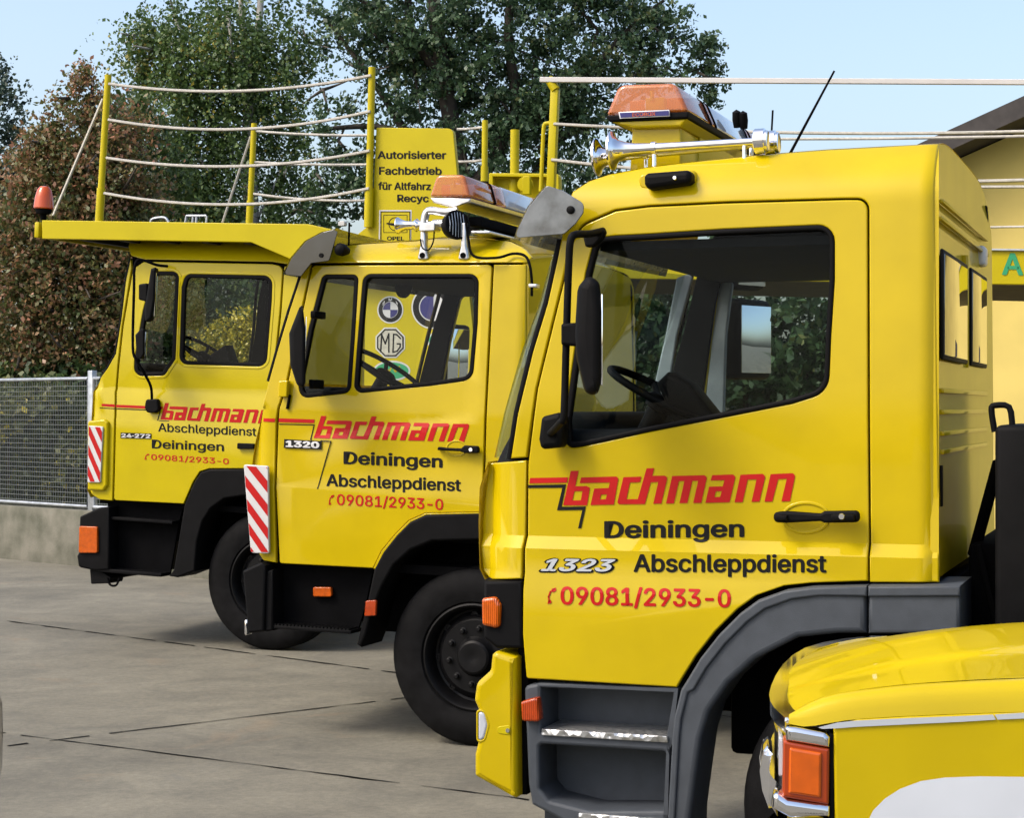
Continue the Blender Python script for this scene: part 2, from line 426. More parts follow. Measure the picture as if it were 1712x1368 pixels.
joint('ground_joint', *ext(gp(84,1049), gp(626,1121), .6, 1.2), .024)
# ----------------------------------------------------------------- building behind on the right
def building():
    Y = 25.0; X0 = at(1560, 0, Y).x; X1 = X0 + 13.; zt = lambda px, py: at(px, py, Y).z
    e = empty('yellow_building', Matrix.Translation((X0, Y, 0)) @ Matrix.Rotation(R(-24), 4, 'Z'))
    tag(e, 'pale yellow gabled building with dark roof behind the nearest tow truck', 'building')
    za = zt(1600, 285); W = X1-X0; zp = za + W*.5*.40; D = 12.
    bm = bmesh.new(); pr = [(0,0),(W,0),(W,za),(W/2,zp),(0,za)]
    A = [bm.verts.new((x,0,z)) for x, z in pr]; B = [bm.verts.new((x,D,z)) for x, z in pr]
    bm.faces.new(A); bm.faces.new(B[::-1])
    for i in range(5):
        if i not in (2, 3): bm.faces.new((A[i], B[i], B[(i+1)%5], A[(i+1)%5]))
    bmobj('wall', bm, M['beigepaint'], e, None)
    for s in (0, 1):
        bm = bmesh.new(); o = .5
        xa, xb = (-o, W/2) if s == 0 else (W+o, W/2); z0 = za - .40*o + .02; z1 = zp + .02
        v = [bm.verts.new(p) for p in ((xa,-.7,z0),(xb,-.7,z1),(xb,D+.4,z1),(xa,D+.4,z0),(xa,-.7,z0+.26),(xb,-.7,z1+.26),(xb,D+.4,z1+.26),(xa,D+.4,z0+.26))]
        for q in ((0,3,2,1),(4,5,6,7),(0,1,5,4),(1,2,6,5),(2,3,7,6),(3,0,4,7)): bm.faces.new([v[i] for i in q])
        bmobj('roof', bm, M['roofing'], e, None)
    d = box('door', 4.2, 5.4, -.03, .02, 0, 2.1, M['roofing'], e, .01)
    box('handle', 5.2, 5.3, -.08, -.031, 1.0, 1.03, M['alu'], d)
building()
# ----------------------------------------------------------------- foliage
RNG = np.random.default_rng(11)
def leaf_mesh(name, P, size, mat, parent, up=.3, tints=None, aspect=.62):
    n = len(P); d = RNG.normal(size=(n,3)); d[:,2] -= up; d /= np.linalg.norm(d, axis=1)[:,None]
    r = RNG.normal(size=(n,3)); s = np.cross(d, r); s /= np.linalg.norm(s, axis=1)[:,None]
    L = size*RNG.uniform(.45, 1.5, (n,1)); a = P - d*L*.5; b = P + d*L*.5
    k = np.cross(s, d)*L*.10
    c1 = P + s*L*aspect*.5 + k; c2 = P - s*L*aspect*.5 + k
    V = np.stack([a, c1, b, c2], 1).reshape(-1, 3)
    me = bpy.data.meshes.new(name); me.vertices.add(4*n); me.vertices.foreach_set('co', V.ravel())
    me.loops.add(4*n); me.loops.foreach_set('vertex_index', np.arange(4*n, dtype=np.int32))
    me.polygons.add(n); me.polygons.foreach_set('loop_start', np.arange(0, 4*n, 4, dtype=np.int32)); me.polygons.foreach_set('loop_total', np.full(n, 4, np.int32))
    me.update(calc_edges=True)
    at_ = me.attributes.new('tint', 'FLOAT', 'POINT')
    t = tints if tints is not None else RNG.uniform(0, 1, n)
    at_.data.foreach_set('value', np.repeat(np.clip(t, 0, 1), 4).astype(np.float32))
    return link(name, me, mat, parent)
def crown_points(blobs, Y, n, clump=.6, per=150, flat=.75, droop=0., base=(0,0,0), depth=1., jit=.05):
    """leaf positions: sprays of leafy twigs through a union of lobes given by their outline in the photo"""
    C, T = [], []
    wts = np.array([b[2]**1.8 for b in blobs], float); wts /= wts.sum(); nc = max(1, n//per)
    for i in RNG.choice(len(blobs), nc, p=wts):
        px, py, r = blobs[i][:3]; c = np.array(at(px, py, Y)); m = r*Y/F
        v = RNG.normal(size=3); v /= np.linalg.norm(v); q = c + v*m*(RNG.uniform()**.4)*np.array((1, depth, 1))
        sz = min(clump*RNG.uniform(.55, 1.35), m*.9 + .08); nt_ = RNG.integers(7, 14); tone = RNG.normal(.5, .14)
        for _ in range(nt_):
            d = v*.55 + RNG.normal(size=3)*.75; d[2] = d[2]*flat - droop*1.3 + (.12 if droop == 0 else 0); d /= np.linalg.norm(d)
            k = max(4, int(per/nt_*RNG.uniform(.6, 1.4))); t = RNG.uniform(.1, 1, k)**.8; L = sz*RNG.uniform(.6, 1.2)
            P = q + RNG.normal(size=3)*sz*.16 + d*L*t[:,None]; P[:,2] -= (droop*.9 + .12)*L*t**2
            C.append(P + RNG.normal(size=(k,3))*jit); T.append(np.clip(tone + RNG.normal(size=k)*.2 + (t-.5)*.15, 0, 1))
    return np.concatenate(C) - np.array(base), np.concatenate(T)
def limbs(name, paths, Y, base, mat, parent):
    bm = bmesh.new()
    for pts, r0, r1 in paths:
        Q = smoothline([at(p[0], p[1], Y + (p[2] if len(p) > 2 else 0)) - Vector(base) for p in pts], 4)
        rs = [r0 + (r1-r0)*i/(len(Q)-1) for i in range(len(Q))]
        add_tube(bm, Q, rs, 7)
    return bmobj(name, bm, mat, parent, 60)
def tree(name, label, cat, Y, px, blobs, n, size, leaf, paths, bark, clump=.6, per=150, droop=0., flat=.75, group=None, depth=1., aspect=.62, twigs=0):
    b = at(px, 684, Y); b.z = 0; e = empty(name, Matrix.Translation(b)); tag(e, label, cat, group)
    P, T = crown_points(blobs, Y, n, clump, per, flat, droop, b, depth)
    keep = P[:,2] > .05
    leaf_mesh('crown', P[keep], size, M[leaf], e, tints=T[keep], aspect=aspect)
    rb = random.Random(px); tw = []
    for _ in range(twigs):
        q = rb.choice(blobs); a = rb.uniform(0, 2*pi); tw.append(([(q[0], q[1]), (q[0]+cos(a)*q[2]*.5, q[1]+sin(a)*q[2]*.4, rb.uniform(-.5,.5)), (q[0]+cos(a)*q[2]*1.05, q[1]+sin(a)*q[2]*.9, rb.uniform(-1,1))], .035, .008))
    limbs('trunk', paths + tw, Y, b, M[bark], e)
    return e
ground_px = lambda Y: CY + EYE*F/Y
BIG = [(800,60,150),(700,-20,150),(900,-40,170),(1000,50,120),(1070,10,85),(1110,60,45),(760,200,130),(880,220,130),(960,230,110),(1000,160,100),(690,100,100),(620,50,70),(580,20,55),(610,120,40),(565,235,30),(610,265,45),(650,220,60),(630,330,65),(720,330,100),(850,330,100),(970,330,80),(560,330,45),(500,350,45),(1185,90,24),(1165,120,32),(1190,158,16),(1125,118,14),(1080,110,30),(540,150,45),(515,70,35),(530,290,35),(1040,210,60),(900,450,150),(700,470,140)]
tree('broadleaf_tree', 'large dark green broadleaf tree with bare branches behind the sign board', 'tree', 34., 800, BIG, 88000, .086, 'leaf_dark',
     [([(800,ground_px(34)),(795,500),(770,300),(740,120),(715,-80)], .28, .10), ([(745,130),(690,60),(680,-60)], .12, .05), ([(770,290),(690,235),(640,160),(545,30)], .12, .03),
      ([(740,260),(650,215),(560,214),(520,222)], .08, .02), ([(780,330),(860,200),(850,60),(860,-60)], .14, .06), ([(830,240),(960,150),(1040,60),(1110,0)], .10, .03),
      ([(900,250),(1000,200),(1080,150),(1180,110)], .07, .015), ([(690,60),(640,20),(560,-20)], .06, .02), ([(790,440),(870,330),(930,230),(950,150)], .12, .04)], 'bark', .68, 230, twigs=60, flat=.6, depth=.7)
BIR = [(380,20,120),(300,50,85),(250,20,42),(262,85,40),(430,100,80),(465,50,55),(350,160,105),(430,220,80),(330,260,85),(300,320,75),(420,330,85),(275,350,65),(238,290,35),(350,420,95),(440,390,55),(250,420,55),(300,520,90),(400,520,90),(232,105,22),(470,190,35),(478,280,30),(225,60,22)]
tree('birch_tree', 'tall birch with pale forked trunk and drooping green twigs behind the loading deck', 'tree', 30., 425, BIR, 78000, .060, 'leaf_birch',
     [([(428,ground_px(30)),(424,520),(418,300),(416,150)], .17, .09), ([(416,150),(408,70),(398,-60)], .07, .03), ([(416,150),(430,70),(440,-60)], .085, .04), ([(418,160),(380,90),(360,40)], .04, .015), ([(418,330),(385,250),(350,200)], .04, .012), ([(420,380),(450,330),(470,280)], .03, .01)],
     'birch_bark', .72, 260, droop=.9, flat=.6, aspect=.75, twigs=20, depth=.6)
RED = [(152,160,32),(130,215,55),(95,265,50),(180,240,55),(65,315,55),(140,320,85),(200,330,60),(35,400,70),(110,420,95),(190,430,70),(30,480,80),(110,520,95),(170,540,60),(40,570,80),(120,600,60),(210,500,40),(150,130,16),(115,165,18),(175,165,18),(70,240,18),(90,205,16),(120,680,80),(30,680,80)]
tree('rusty_tree', 'bushy tree with rusty red and olive leaves behind the fence', 'tree', 26., 130, RED, 76000, .064, 'leaf_red',
     [([(140,ground_px(26)),(138,600),(135,400),(150,250),(155,130)], .14, .02), ([(138,560),(90,420),(60,300)], .07, .015), ([(136,480),(190,380),(195,250)], .07, .012), ([(150,560),(158,510),(162,470)], .05, .02), ([(160,640),(168,560),(165,500)], .06, .03)], 'bark', .5, 120, twigs=50, depth=.6)
tree('blue_green_tree', 'dark blue green tree cut off by the left edge', 'tree', 34., -10, [(-10,190,45),(15,240,35),(5,290,50),(30,330,28),(-5,360,45),(-10,120,25),(-10,450,60),(-10,560,60),(-40,300,70)], 12000, .085, 'leaf_blue',
     [([(-10,ground_px(34)),(-8,400),(-6,150)], .16, .03)], 'bark', .5, 120, twigs=10)
tree('green_shrub', 'tall mid green shrub between the rusty tree and the birch', 'shrub', 28., 240, [(215,205,40),(235,240,50),(250,290,60),(250,390,75),(250,500,85),(340,570,95),(430,570,80),(210,590,50),(205,185,22),(300,640,90),(420,640,80)], 30000, .075, 'leaf_shrub',
     [([(240,ground_px(28)),(245,500),(235,220)], .09, .02), ([(250,600),(340,520)], .06, .02)], 'bark', .5, 130)
tree('dark_bush', 'broad dark bush seen through the nearest cab windows', 'bush', 31., 1250, [(1050,560,110),(1150,520,110),(1260,540,120),(1370,560,120),(1480,580,110),(1200,650,120),(1350,660,120),(1000,640,120),(900,640,100),(760,640,110),(640,640,110),(1550,620,90)], 30000, .14, 'leaf_dark',
     [([(1250,ground_px(31)),(1240,600),(1220,500)], .1, .03), ([(1250,720),(1380,600)], .07, .02)], 'bark', .6, 130)
def herb(name, label, Y, spots, n, size, leaf, cat='plant', stems=10):
    px = spots[0][0]; b = at(px, 684, Y); b.z = 0; e = empty(name, Matrix.Translation(b)); tag(e, label, cat)
    P, T = crown_points(spots, Y, n, .28, 70, .6, 0, b, .8, .025); leaf_mesh('leaves', P[P[:,2] > .02], size, M[leaf], e, tints=T[P[:,2] > .02])
    bm = bmesh.new()
    for k in range(stems):
        s = random.choice(spots); q = at(s[0]+random.uniform(-1,1)*s[2]*.7, s[1], Y) - b
        add_tube(bm, smoothline([(q.x*.7, 0, 0), (q.x*.85, .03, q.z*.5), (q.x, 0, q.z)], 3), .008, 5)
    bmobj('stems', bm, M['bark'], e, 60)
herb('goldenrod', 'goldenrod in yellow bloom seen through the loading truck window', 20.6, [(400,585,45),(370,600,40),(425,560,30),(395,555,18),(425,600,30),(350,600,20),(400,650,70),(330,660,50)], 20000, .038, 'leaf_gold')
herb('weed_clump', 'tall green weeds with a few yellow flowers behind the fence mesh', 24.6, [(60,720,80),(0,740,80),(110,740,70),(30,800,80),(100,820,70),(150,780,70),(-40,760,90)], 32000, .085, 'leaf_weed', stems=30)
herb('yellow_flowers', 'small cluster of yellow flowers low behind the fence mesh', 24.0, [(5,722,12),(14,730,8),(115,810,5)], 260, .05, 'leaf_gold', stems=4)
herb('bramble_bush', 'dark bramble bush behind the fence beside the weeds', 25.6, [(90,680,70),(0,690,70),(170,700,80),(240,720,90),(320,740,90),(400,760,90),(-60,700,80),(90,800,90)], 34000, .10, 'leaf_shrub', 'bush', stems=20)
# ----------------------------------------------------------------- fence on a concrete base
FA = Vector((*gp(0, 934), 0)); FB = Vector((*gp(335, 968), 0)); FD = (FB-FA).normalized(); FN = Vector((-FD.y, FD.x, 0))
def fence():
    m = Matrix.Identity(4)
    for j in range(3): m[j][0] = FD[j]; m[j][1] = FN[j]
    m.translation = FA
    L0, L1 = -7.0, 7.0
    q = box('fence_wall', L0, L1, 0, .22, -.2, .64, M['wallconc'], None, .012); q.matrix_world = m
    tag(q, 'low mossy concrete base wall under the mesh fence', 'wall')
    # post position along the fence for photo column 140
    d = ray(140, 684); t = (FN.dot(FA-CAM))/FN.dot(d); xp = FD.dot(CAM + d*t - FA)
    W = 2.5; k0 = -3
    for k in range(-3, 3):
        xa = xp + k*W + .06; xb = xp + (k+1)*W - .06
        if xb > L1: continue
        e = empty('wire_fence', m @ Matrix.Translation((xa, .1, .66)))
        lab = {-1: 'galvanised wire mesh fence panel left of the post, beside the loading truck', 0: 'galvanised wire mesh fence panel just behind the loading truck bumper'}
        tag(e, lab.get(k, 'galvanised wire mesh fence panel hidden further along the base wall'), 'fence', 'mesh fence panels')
        w = xb-xa; h = 1.49
        bm = bmesh.new()
        add_tube(bm, [(0,0,.02),(0,0,h),(w,0,h),(w,0,.02),(0,0,.02)], .024, 8, False)
        bmobj('frame', bm, M['galv'], e, 60)
        bm = bmesh.new(); r = .003
        z = .06
        while z < h-.03: add_box(bm, .02, w-.02, -r, r, z-r, z+r); z += .056
        x = .05
        while x < w-.02: add_box(bm, x-r, x+r, r, 3*r, .04, h-.02); x += .05
        bmobj('wire_mesh', bm, M['wire'], e, None)
    for k in range(-3, 4):
        x = xp + k*W
        if x > L1 or x < L0: continue
        p = box('fence_post', x-.045, x+.045, .08, .15, .45, 2.24, M['galv'], None, .006); p.matrix_world = m
        tag(p, 'square galvanised fence post standing just left of the loading truck' if k == 0 else 'galvanised fence post further along the base wall', 'post', 'fence posts')
fence()
# ================================================================= truck building blocks
def inset(poly, d):
    q = fillet(poly); m = len(q); area = sum(q[i-1].x*q[i].y - q[i].x*q[i-1].y for i in range(m)); sg = 1 if area > 0 else -1
    out = []
    for i in range(m):
        a = (q[i]-q[i-1]); b = (q[(i+1) % m]-q[i])
        if a.length < 1e-4 or b.length < 1e-4: continue
        na = Vector((-a.y, a.x)).normalized(); nb = Vector((-b.y, b.x)).normalized(); k = na+nb
        if k.length < .2: continue
        k.normalize(); out.append(tuple(q[i] + k*sg*d/max(.5, k.dot(na))))
    return out
def setcuts(fr, p0, p1, z0, z1, dz=.05, dx=None, xr=()):
    fr.zcuts = [z0 + i*dz for i in range(int((z1-z0)/dz)+1)]; fr.xcuts = list(xr)
def glazing(fr, win, parent, gmat='glass', seal=8, w=.004, use=True):
    """one window of the near flank: rubber seal and pane, both children of the door"""
    o = panel('window_seal', fr, [inset(win, -1.5), inset(win, seal)], M['seal'], parent, w-.008, .03, .007, use=use)
    g = panel('window', fr, inset(win, seal-2), M[gmat], parent, w+.012, 0, 0., use=use)
    return g
def cab(fr, root, W, mat, door, wins, others, backing, roofline, wscreen, front, sill_py, rearx, reary, trim='trim', gmats=None, bows=(.09, .16, .04), seal=8, scr='screen'):
    f = fr.f
    # near flank
    d = panel('door', fr, [door]+wins, mat, root, 0, .03, .005, off=-.0022)
    for i, w_ in enumerate(wins): glazing(fr, w_, d, (gmats or ['glass']*9)[i], seal)
    for nm, lp in others: panel(nm, fr, lp, mat, root, 0, .03, .005, off=-.0022)
    panel('inner_lining', fr, [backing]+[inset(w_, -5) for w_ in wins], M[trim], root, .033, .03, .003)
    # far flank: same outline, mirrored curvature
    k = fr.f; fr.f = lambda x, z: -k(x, z)
    lb = [fr.loc(p.x, p.y, 0, False) for p in fillet(backing)]
    lw = [[fr.loc(p.x, p.y, 0, False) for p in fillet(w_)] for w_ in wins]
    fd = panel('far_door', fr, [lb]+lw, mat, root, W-.03, .03, .004, px=False)
    for i, q in enumerate(lw):
        panel('window', fr, [q], M[(gmats or ['glass']*9)[i]], fd, W-.02, 0, 0., px=False)
    panel('far_lining', fr, [lb]+lw, M[trim], root, W-.066, .03, .004, px=False)
    fr.f = k
    # roof: swept across with a slight crown
    pts = [fr.loc(*p) for p in roofline]; bm = bmesh.new(); N = 14; rows = []
    for x, z in pts:
        y0 = f(x, z) + .004; row = []
        for j in range(N+1):
            t = j/N; y = y0 + (W-2*y0)*t
            row.append(bm.verts.new((x, y, z + .035*(1-(2*t-1)**4))))
        rows.append(row)
    for i in range(len(rows)-1):
        for j in range(N): bm.faces.new((rows[i][j], rows[i][j+1], rows[i+1][j+1], rows[i+1][j]))
    bmesh.ops.solidify(bm, geom=bm.faces[:], thickness=-.02)
    bmobj('roof', bm, mat, root, 40)
    xa, za = fr.loc(*roofline[0]); xb, zb = fr.loc(*roofline[-1])
    bm = bmesh.new(); add_box(bm, xa+.12, xb-.05, .12, W-.12, min(za, zb)-.07, min(za, zb)-.04)
    bmobj('headlining', bm, M[trim], root)
    # rear wall
    ez = sorted((lambda q: (q[1], q[0]))(fr.loc(rearx, y_, 0, True)) for y_ in range(int(roofline[-1][1]), int(reary)+10, 20)); fr.rear = lambda z: float(np.interp(z, [q[0] for q in ez], [q[1] for q in ez]))
    xr = fr.rear(1.8); z0 = fr.loc(rearx, reary, 0, False)[1]; z1 = zb
    bm = bmesh.new(); prof = []; nn = 20; y0 = f(xb-.05, zb)*.6 + .01
    prof = [(f(fr.rear(z), z)+.004, z) for z in [z0 + (z1-.26-z0)*i/4 for i in range(5)] + [z1-.26+.26*i/8 for i in range(1, 9)]]; np_ = len(prof); y0 = prof[-1][0]
    prof += [(y0 + (W-2*y0)*j/8, z1 + .03*(1-(2*j/8-1)**4)) for j in range(1, 8)]
    prof += [(W-y, z) for y, z in reversed(prof[:np_])]
    A = [bm.verts.new((fr.rear(z)-.003, y, z)) for y, z in prof]; B = [bm.verts.new((fr.rear(z)-.03, y, z)) for y, z in prof]
    bm.faces.new(A); bm.faces.new(B[::-1])
    for i in range(len(A)): bm.faces.new((A[i], B[i], B[(i+1) % len(A)], A[(i+1) % len(A)]))
    rw = bmobj('rear_wall', bm, mat, root)
    # windscreen: bowed forward between the pillars
    def bowed(name, line, bow, mat_, thick, y_in=.02, n=28, e=8., bow0=None):
        bm = bmesh.new(); rows = []
        for x, z, y0 in line:
            row = []
            for j in range(n+1):
                t = j/n; t = .5-.5*cos(pi*t); y = y0 + y_in + (W-2*(y0+y_in))*t
                row.append(bm.verts.new((x - (bow if bow0 is None else bow0 + (bow-bow0)*len(rows)/(len(line)-1))*(1-abs(2*t-1)**e), y, z)))
            rows.append(row)
        for i in range(len(rows)-1):
            for j in range(n): bm.faces.new((rows[i][j], rows[i][j+1], rows[i+1][j+1], rows[i+1][j]))
        if thick: bmesh.ops.solidify(bm, geom=bm.faces[:], thickness=thick)
        return bmobj(name, bm, mat_, root, 50)
    ln = [(*fr.loc(*p), f(*fr.loc(*p))) for p in wscreen]
    bowed('windscreen', ln, bows[1], M[scr], 0, bow0=bows[0])
    for s in (0, 1): tube('windscreen_seal', [(x-.005, (y+.014) if s == 0 else W-y-.014, z) for x, z, y in ln], .014, M['seal'], root)
    ln2 = [(*fr.loc(*p), f(*fr.loc(*p))*.6) for p in front]
    fp = bowed('front_panel', ln2, bows[2], mat, .02, .01, e=4.)
    # inside
    xs = ln[-1][0]; zs = fr.loc(roofline[-1][0], sill_py)[1]
    bm = bmesh.new(); add_box(bm, xs+.02, xs+.50, .09, W-.09, zs-.55, zs-.03, .06, 3); add_box(bm, xs-.02, xs+.28, .25, W-.25, zs-.06, zs+.03, .03, 3)
    bmobj('dashboard', bm, M['trim'], root)
    box('cab_floor', xs+.05, xr-.04, .07, W-.07, z0-.05, z0+.02, M['matt'], root)
    for s in (.22, W-.78):
        q = box('seat', xr-.62, xr-.14, s, s+.55, zs-.42, zs-.26, M['trim'], root, .05, 3)
        box('backrest', xr-.20, xr-.06, s+.03, s+.52, zs-.26, zs+.30, M['trim'], q, .05, 3)
    return d, rw
def steering(fr, root, px, py, w, r, tilt):
    c = Vector((*fr.loc(px, py, w, False), 0)); c = Vector((c.x, w, c.y)); ax = Vector((cos(tilt), 0, sin(tilt)))
    a = Vector((0,1,0)); b = ax.cross(a); bm = bmesh.new(); n = 32; m = 8
    ring = [[bm.verts.new(c + (a*cos(2*pi*i/n)+b*sin(2*pi*i/n))*(r+.014*cos(2*pi*j/m)) + ax*.014*sin(2*pi*j/m)) for j in range(m)] for i in range(n)]
    for i in range(n):
        for j in range(m): bm.faces.new((ring[i][j], ring[i][(j+1)%m], ring[(i+1)%n][(j+1)%m], ring[(i+1)%n][j]))
    for t in (.5, 2.64, 4.71): add_tube(bm, [c - ax*.03, c + (a*cos(t)+b*sin(t))*r], .013, 6)
    add_lathe(bm, [(-.06, .03), (-.05, .055), (-.012, .06), (0, .045), (0, 0)], c, ax, 20)
    add_tube(bm, [c - ax*.04, c - ax*.45 - Vector((.05,0,.1))], .04, 8)
    bmobj('steering_wheel', bm, M['seal'], root, 50)
def wheel(fr, root, x, z, r, w, nuts=10, rimc='rim', name='wheel'):
    """w: depth of the outer tyre wall"""
    e = empty(name); e.parent = root; e.location = (x, w+.14*r/.48, z); k = r/.48
    tp = [(.10,.285),(.128,.30),(.139,.34),(.141,.39),(.130,.43),(.118,.452),(.108,.468),(.085,.479),(.05,.48),(.047,.468),(.04,.468),(.037,.48),(-.037,.48),(-.04,.468),(-.047,.468),(-.05,.48),(-.085,.479),(-.118,.452),(-.141,.39),(-.128,.30),(-.10,.285),(.10,.285)]
    lathe('tyre', [(s*k, q*k) for s, q in tp], (0,0,0), (0,-1,0), M['rubber'], e, 64, 40)
    rp = [(-.10,.284),(.10,.287),(.120,.290),(.124,.280),(.112,.268),(.06,.258),(.035,.25),(.03,.238),(.07,.212),(.082,.196),(.082,.110),(.095,.098),(.125,.090),(.134,.078),(.134,.02),(.128,0)]
    bm = bmesh.new(); add_lathe(bm, [(s*k, q*k) for s, q in rp], (0,0,0), (0,-1,0), 56)
    for i in range(nuts):
        a = 2*pi*i/nuts + .2; c = Vector((cos(a)*.152*k, -.080*k, sin(a)*.152*k))
        add_lathe(bm, [(0,.021*k),(.006,.021*k),(.008,.014*k),(.030*k,.013*k),(.033*k,.009*k),(.033*k,0)], c, (0,-1,0), 8)
    for i in range(8):
        a = 2*pi*i/8 + .1; c = Vector((cos(a)*.222*k, -.053*k, sin(a)*.222*k))
        add_lathe(bm, [(0,.020*k),(.006,.020*k),(.006,.014*k),(.001,.012*k),(.001,0)], c, (.0*cos(a), -1, 0), 12)
    bmobj('rim', bm, M[rimc], e, 35)
    return e
def lloop(fr, lp, w):
    return [fr.loc(p.x, p.y, w, False) for p in fillet(lp)]
def lightbar(fr, root, amber, base, w0, segs, basemat):
    """segs: (y0, y1, material, name)"""
    e = empty('light_bar'); e.parent = root
    for y0, y1, m, nm in segs:
        panel(nm, fr, [lloop(fr, amber if nm != 'band' else inset(amber, -1.2), w0)], M[m], e, w0+y0, y1-y0, .014 if nm != 'band' else .003, px=False, use=False)
    L = segs[-1][1]
    panel('bar_base', fr, [lloop(fr, base, w0)], M[basemat], e, w0+.005, L-.01, .008, px=False, use=False)
    # rotating reflectors inside the amber end
    x, z = fr.loc(sum(p[0] for p in amber)/4, sum(p[1] for p in amber)/4, w0, False)
    bm = bmesh.new(); ym = segs[0][1]
    add_lathe(bm, [(-.03,.0),(-.03,.03),(-.01,.042),(.02,.036),(.028,0)], (x, w0+.10, z-.012), (.3,-1,.1), 16)
    bmobj('reflector', bm, M['chrome'], e, 50)
    bm = bmesh.new(); add_box(bm, x-.02, x+.05, w0+.05, w0+.09, z-.04, z+.012, .004); bmobj('reflector', bm, M['yellow'], e)
    tube('bulb', [(x+.005, w0+.05, z+.0), (x+.005, w0+.05, z+.035)], .008, M['yellow'], e)
    bm = bmesh.new(); add_box(bm, x-.10, x+.10, w0+.12, w0+ym-.02, z-.045, z+.02, .01); bmobj('lamp_inner', bm, M['indicator'], e)
    return e
def stripes(fr, root, quad, n, name='warning_plate', w=-.03, slope=1.0, lean=0.):
    """red and white diagonal board; quad TL,TR,BR,BL in photo pixels"""
    o = panel(name, fr, quad, M['white'], root, w, .02, .004, use=False)
    def q(u, v):
        a, b, c, d = [Vector(p[:2]) for p in quad]; return tuple(a*(1-u)*(1-v)+b*u*(1-v)+c*u*v+d*(1-u)*v)
    bm = bmesh.new()
    h = slope; per = n
    for k in range(-1, int((1+h)/n)+2):
        v0 = -h + k*per + lean; v1 = v0 + per*.5
        poly = [(0.03, v0), (.97, v0+h), (.97, v1+h), (0.03, v1)]
        for axis_lo in (True, False):                   # clip to 0.015..0.985
            out = []; lim = .015 if axis_lo else .985
            ins = (lambda p: p[1] >= lim) if axis_lo else (lambda p: p[1] <= lim)
            for i in range(len(poly)):
                a, b = poly[i-1], poly[i]
                if ins(a) != ins(b):
                    t = (lim-a[1])/(b[1]-a[1]); out.append((a[0]+(b[0]-a[0])*t, lim))
                if ins(b): out.append(b)
            poly = out
            if not poly: break
        if len(poly) > 2:
            vs = []
            for u, v in poly:
                p = fr.P(*q(u, v), w); vs.append(bm.verts.new((p.x, w-.002, p.z)))
            bm.faces.new(vs)
    bmobj('red_stripes', bm, M['red'], o, None)
    return o
LOGO_RED = [
 [[(300,63),(347,62),(327,155),(395,153,8),(414,163,8),(398,268),(255,268)], [(322,184),(370,183),(360,238),(310,239)]],
 [[(362,102),(572,96,14),(584,108,10),(557,264),(418,267),(440,168),(526,165),(533,132),(354,136)], [(482,204),(516,203),(509,232),(473,233)]],
 [[(614,100,8),(720,97),(712,130),(653,132),(632,232),(700,231),(752,48),(797,46),(787,92),(862,91,12),(876,104,12),(840,258),(792,259),(822,129),(777,131),(742,261),(588,262,8),(578,252,8)]],
 [[(905,93),(1098,88,12),(1112,102,12),(1078,254),(1030,255),(1060,122),(1025,122),(995,255),(948,256),(978,123),(945,124),(915,257),(868,258)]],
 [[(1143,88),(1268,84,12),(1282,98,12),(1247,250),(1103,254),(1125,157),(1207,155),(1216,118),(1135,120)], [(1165,185),(1200,184),(1191,218),(1156,219)]],
 [[(1312,86),(1445,80,12),(1460,96,12),(1425,247),(1378,248),(1408,113),(1355,115),(1325,249),(1277,250)]],
 [[(1492,82),(1625,76,12),(1638,92,12),(1607,244),(1556,245),(1588,110),(1537,112),(1502,246),(1455,247)]]]
def affine(src, dst):
    A = np.array([[x, y, 1] for x, y in src], float); m = np.linalg.solve(A, np.array(dst, float))
    def g(lp):
        k = abs(np.linalg.det(m[:2]))**.5
        return [tuple(np.array((p[0], p[1], 1.)) @ m) + ((p[2]*k,) if len(p) > 2 else ()) for p in lp]
    return g
def stroke(pts, w):
    """thin ribbon through photo pixels as polygons"""
    out = []
    for a, b in zip(pts, pts[1:]):
        a, b = Vector(a), Vector(b); d = (b-a).normalized(); p = Vector((-d.y, d.x))*w*.5; e = d*w*.4
        out.append([tuple(a+p-e), tuple(b+p+e), tuple(b-p+e), tuple(a-p-e)])
    return out
def mirror_body(name, fr, root, px, py, w0, w1, dx, h, flip=False, glass_side=True, rx=.03):
    """door mirror: housing w0..w1 deep off the flank, glass facing the tail"""
    x, z = fr.loc(px, py, (w0+w1)/2, False)
    bm = bmesh.new(); add_box(bm, x-dx/2, x+dx/2, min(w0,w1), max(w0,w1), z-h/2, z+h/2, min(dx*.42, .05), 4)
    o = bmobj(name, bm, M['black'], root, 60)
    a, b = min(w0,w1), max(w0,w1)
    box('mirror_glass', x+dx/2+.001, x+dx/2+.004, a+.02, b-.02, z-h/2+.03, z+h/2-.03, M['mirror'], o, .001)
    return o
def tilt(o, w, k):
    for v in o.data.vertices: v.co.x += k*(w - v.co.y)
    return o
def chassis(fr, root, W, x0, x1, z, wheels, r, bed=None):
    bm = bmesh.new()
    for y in (.62, W-.72): add_box(bm, x0, x1, y, y+.09, z-.25, z, .01)
    for x in np.arange(x0+.3, x1, 1.1): add_box(bm, x, x+.1, .6, W-.6, z-.2, z-.06)
    bmobj('chassis_frame', bm, M['matt'], root)
    for x in wheels:
        wheel(fr, root, x, r, r, .06); wh = wheel(fr, root, x, r, r, W-.06-.28*r/.48)
        box('axle', x-.06, x+.06, .3, W-.3, r-.07, r+.07, M['matt'], root, .02)
YAW = R(19.3)
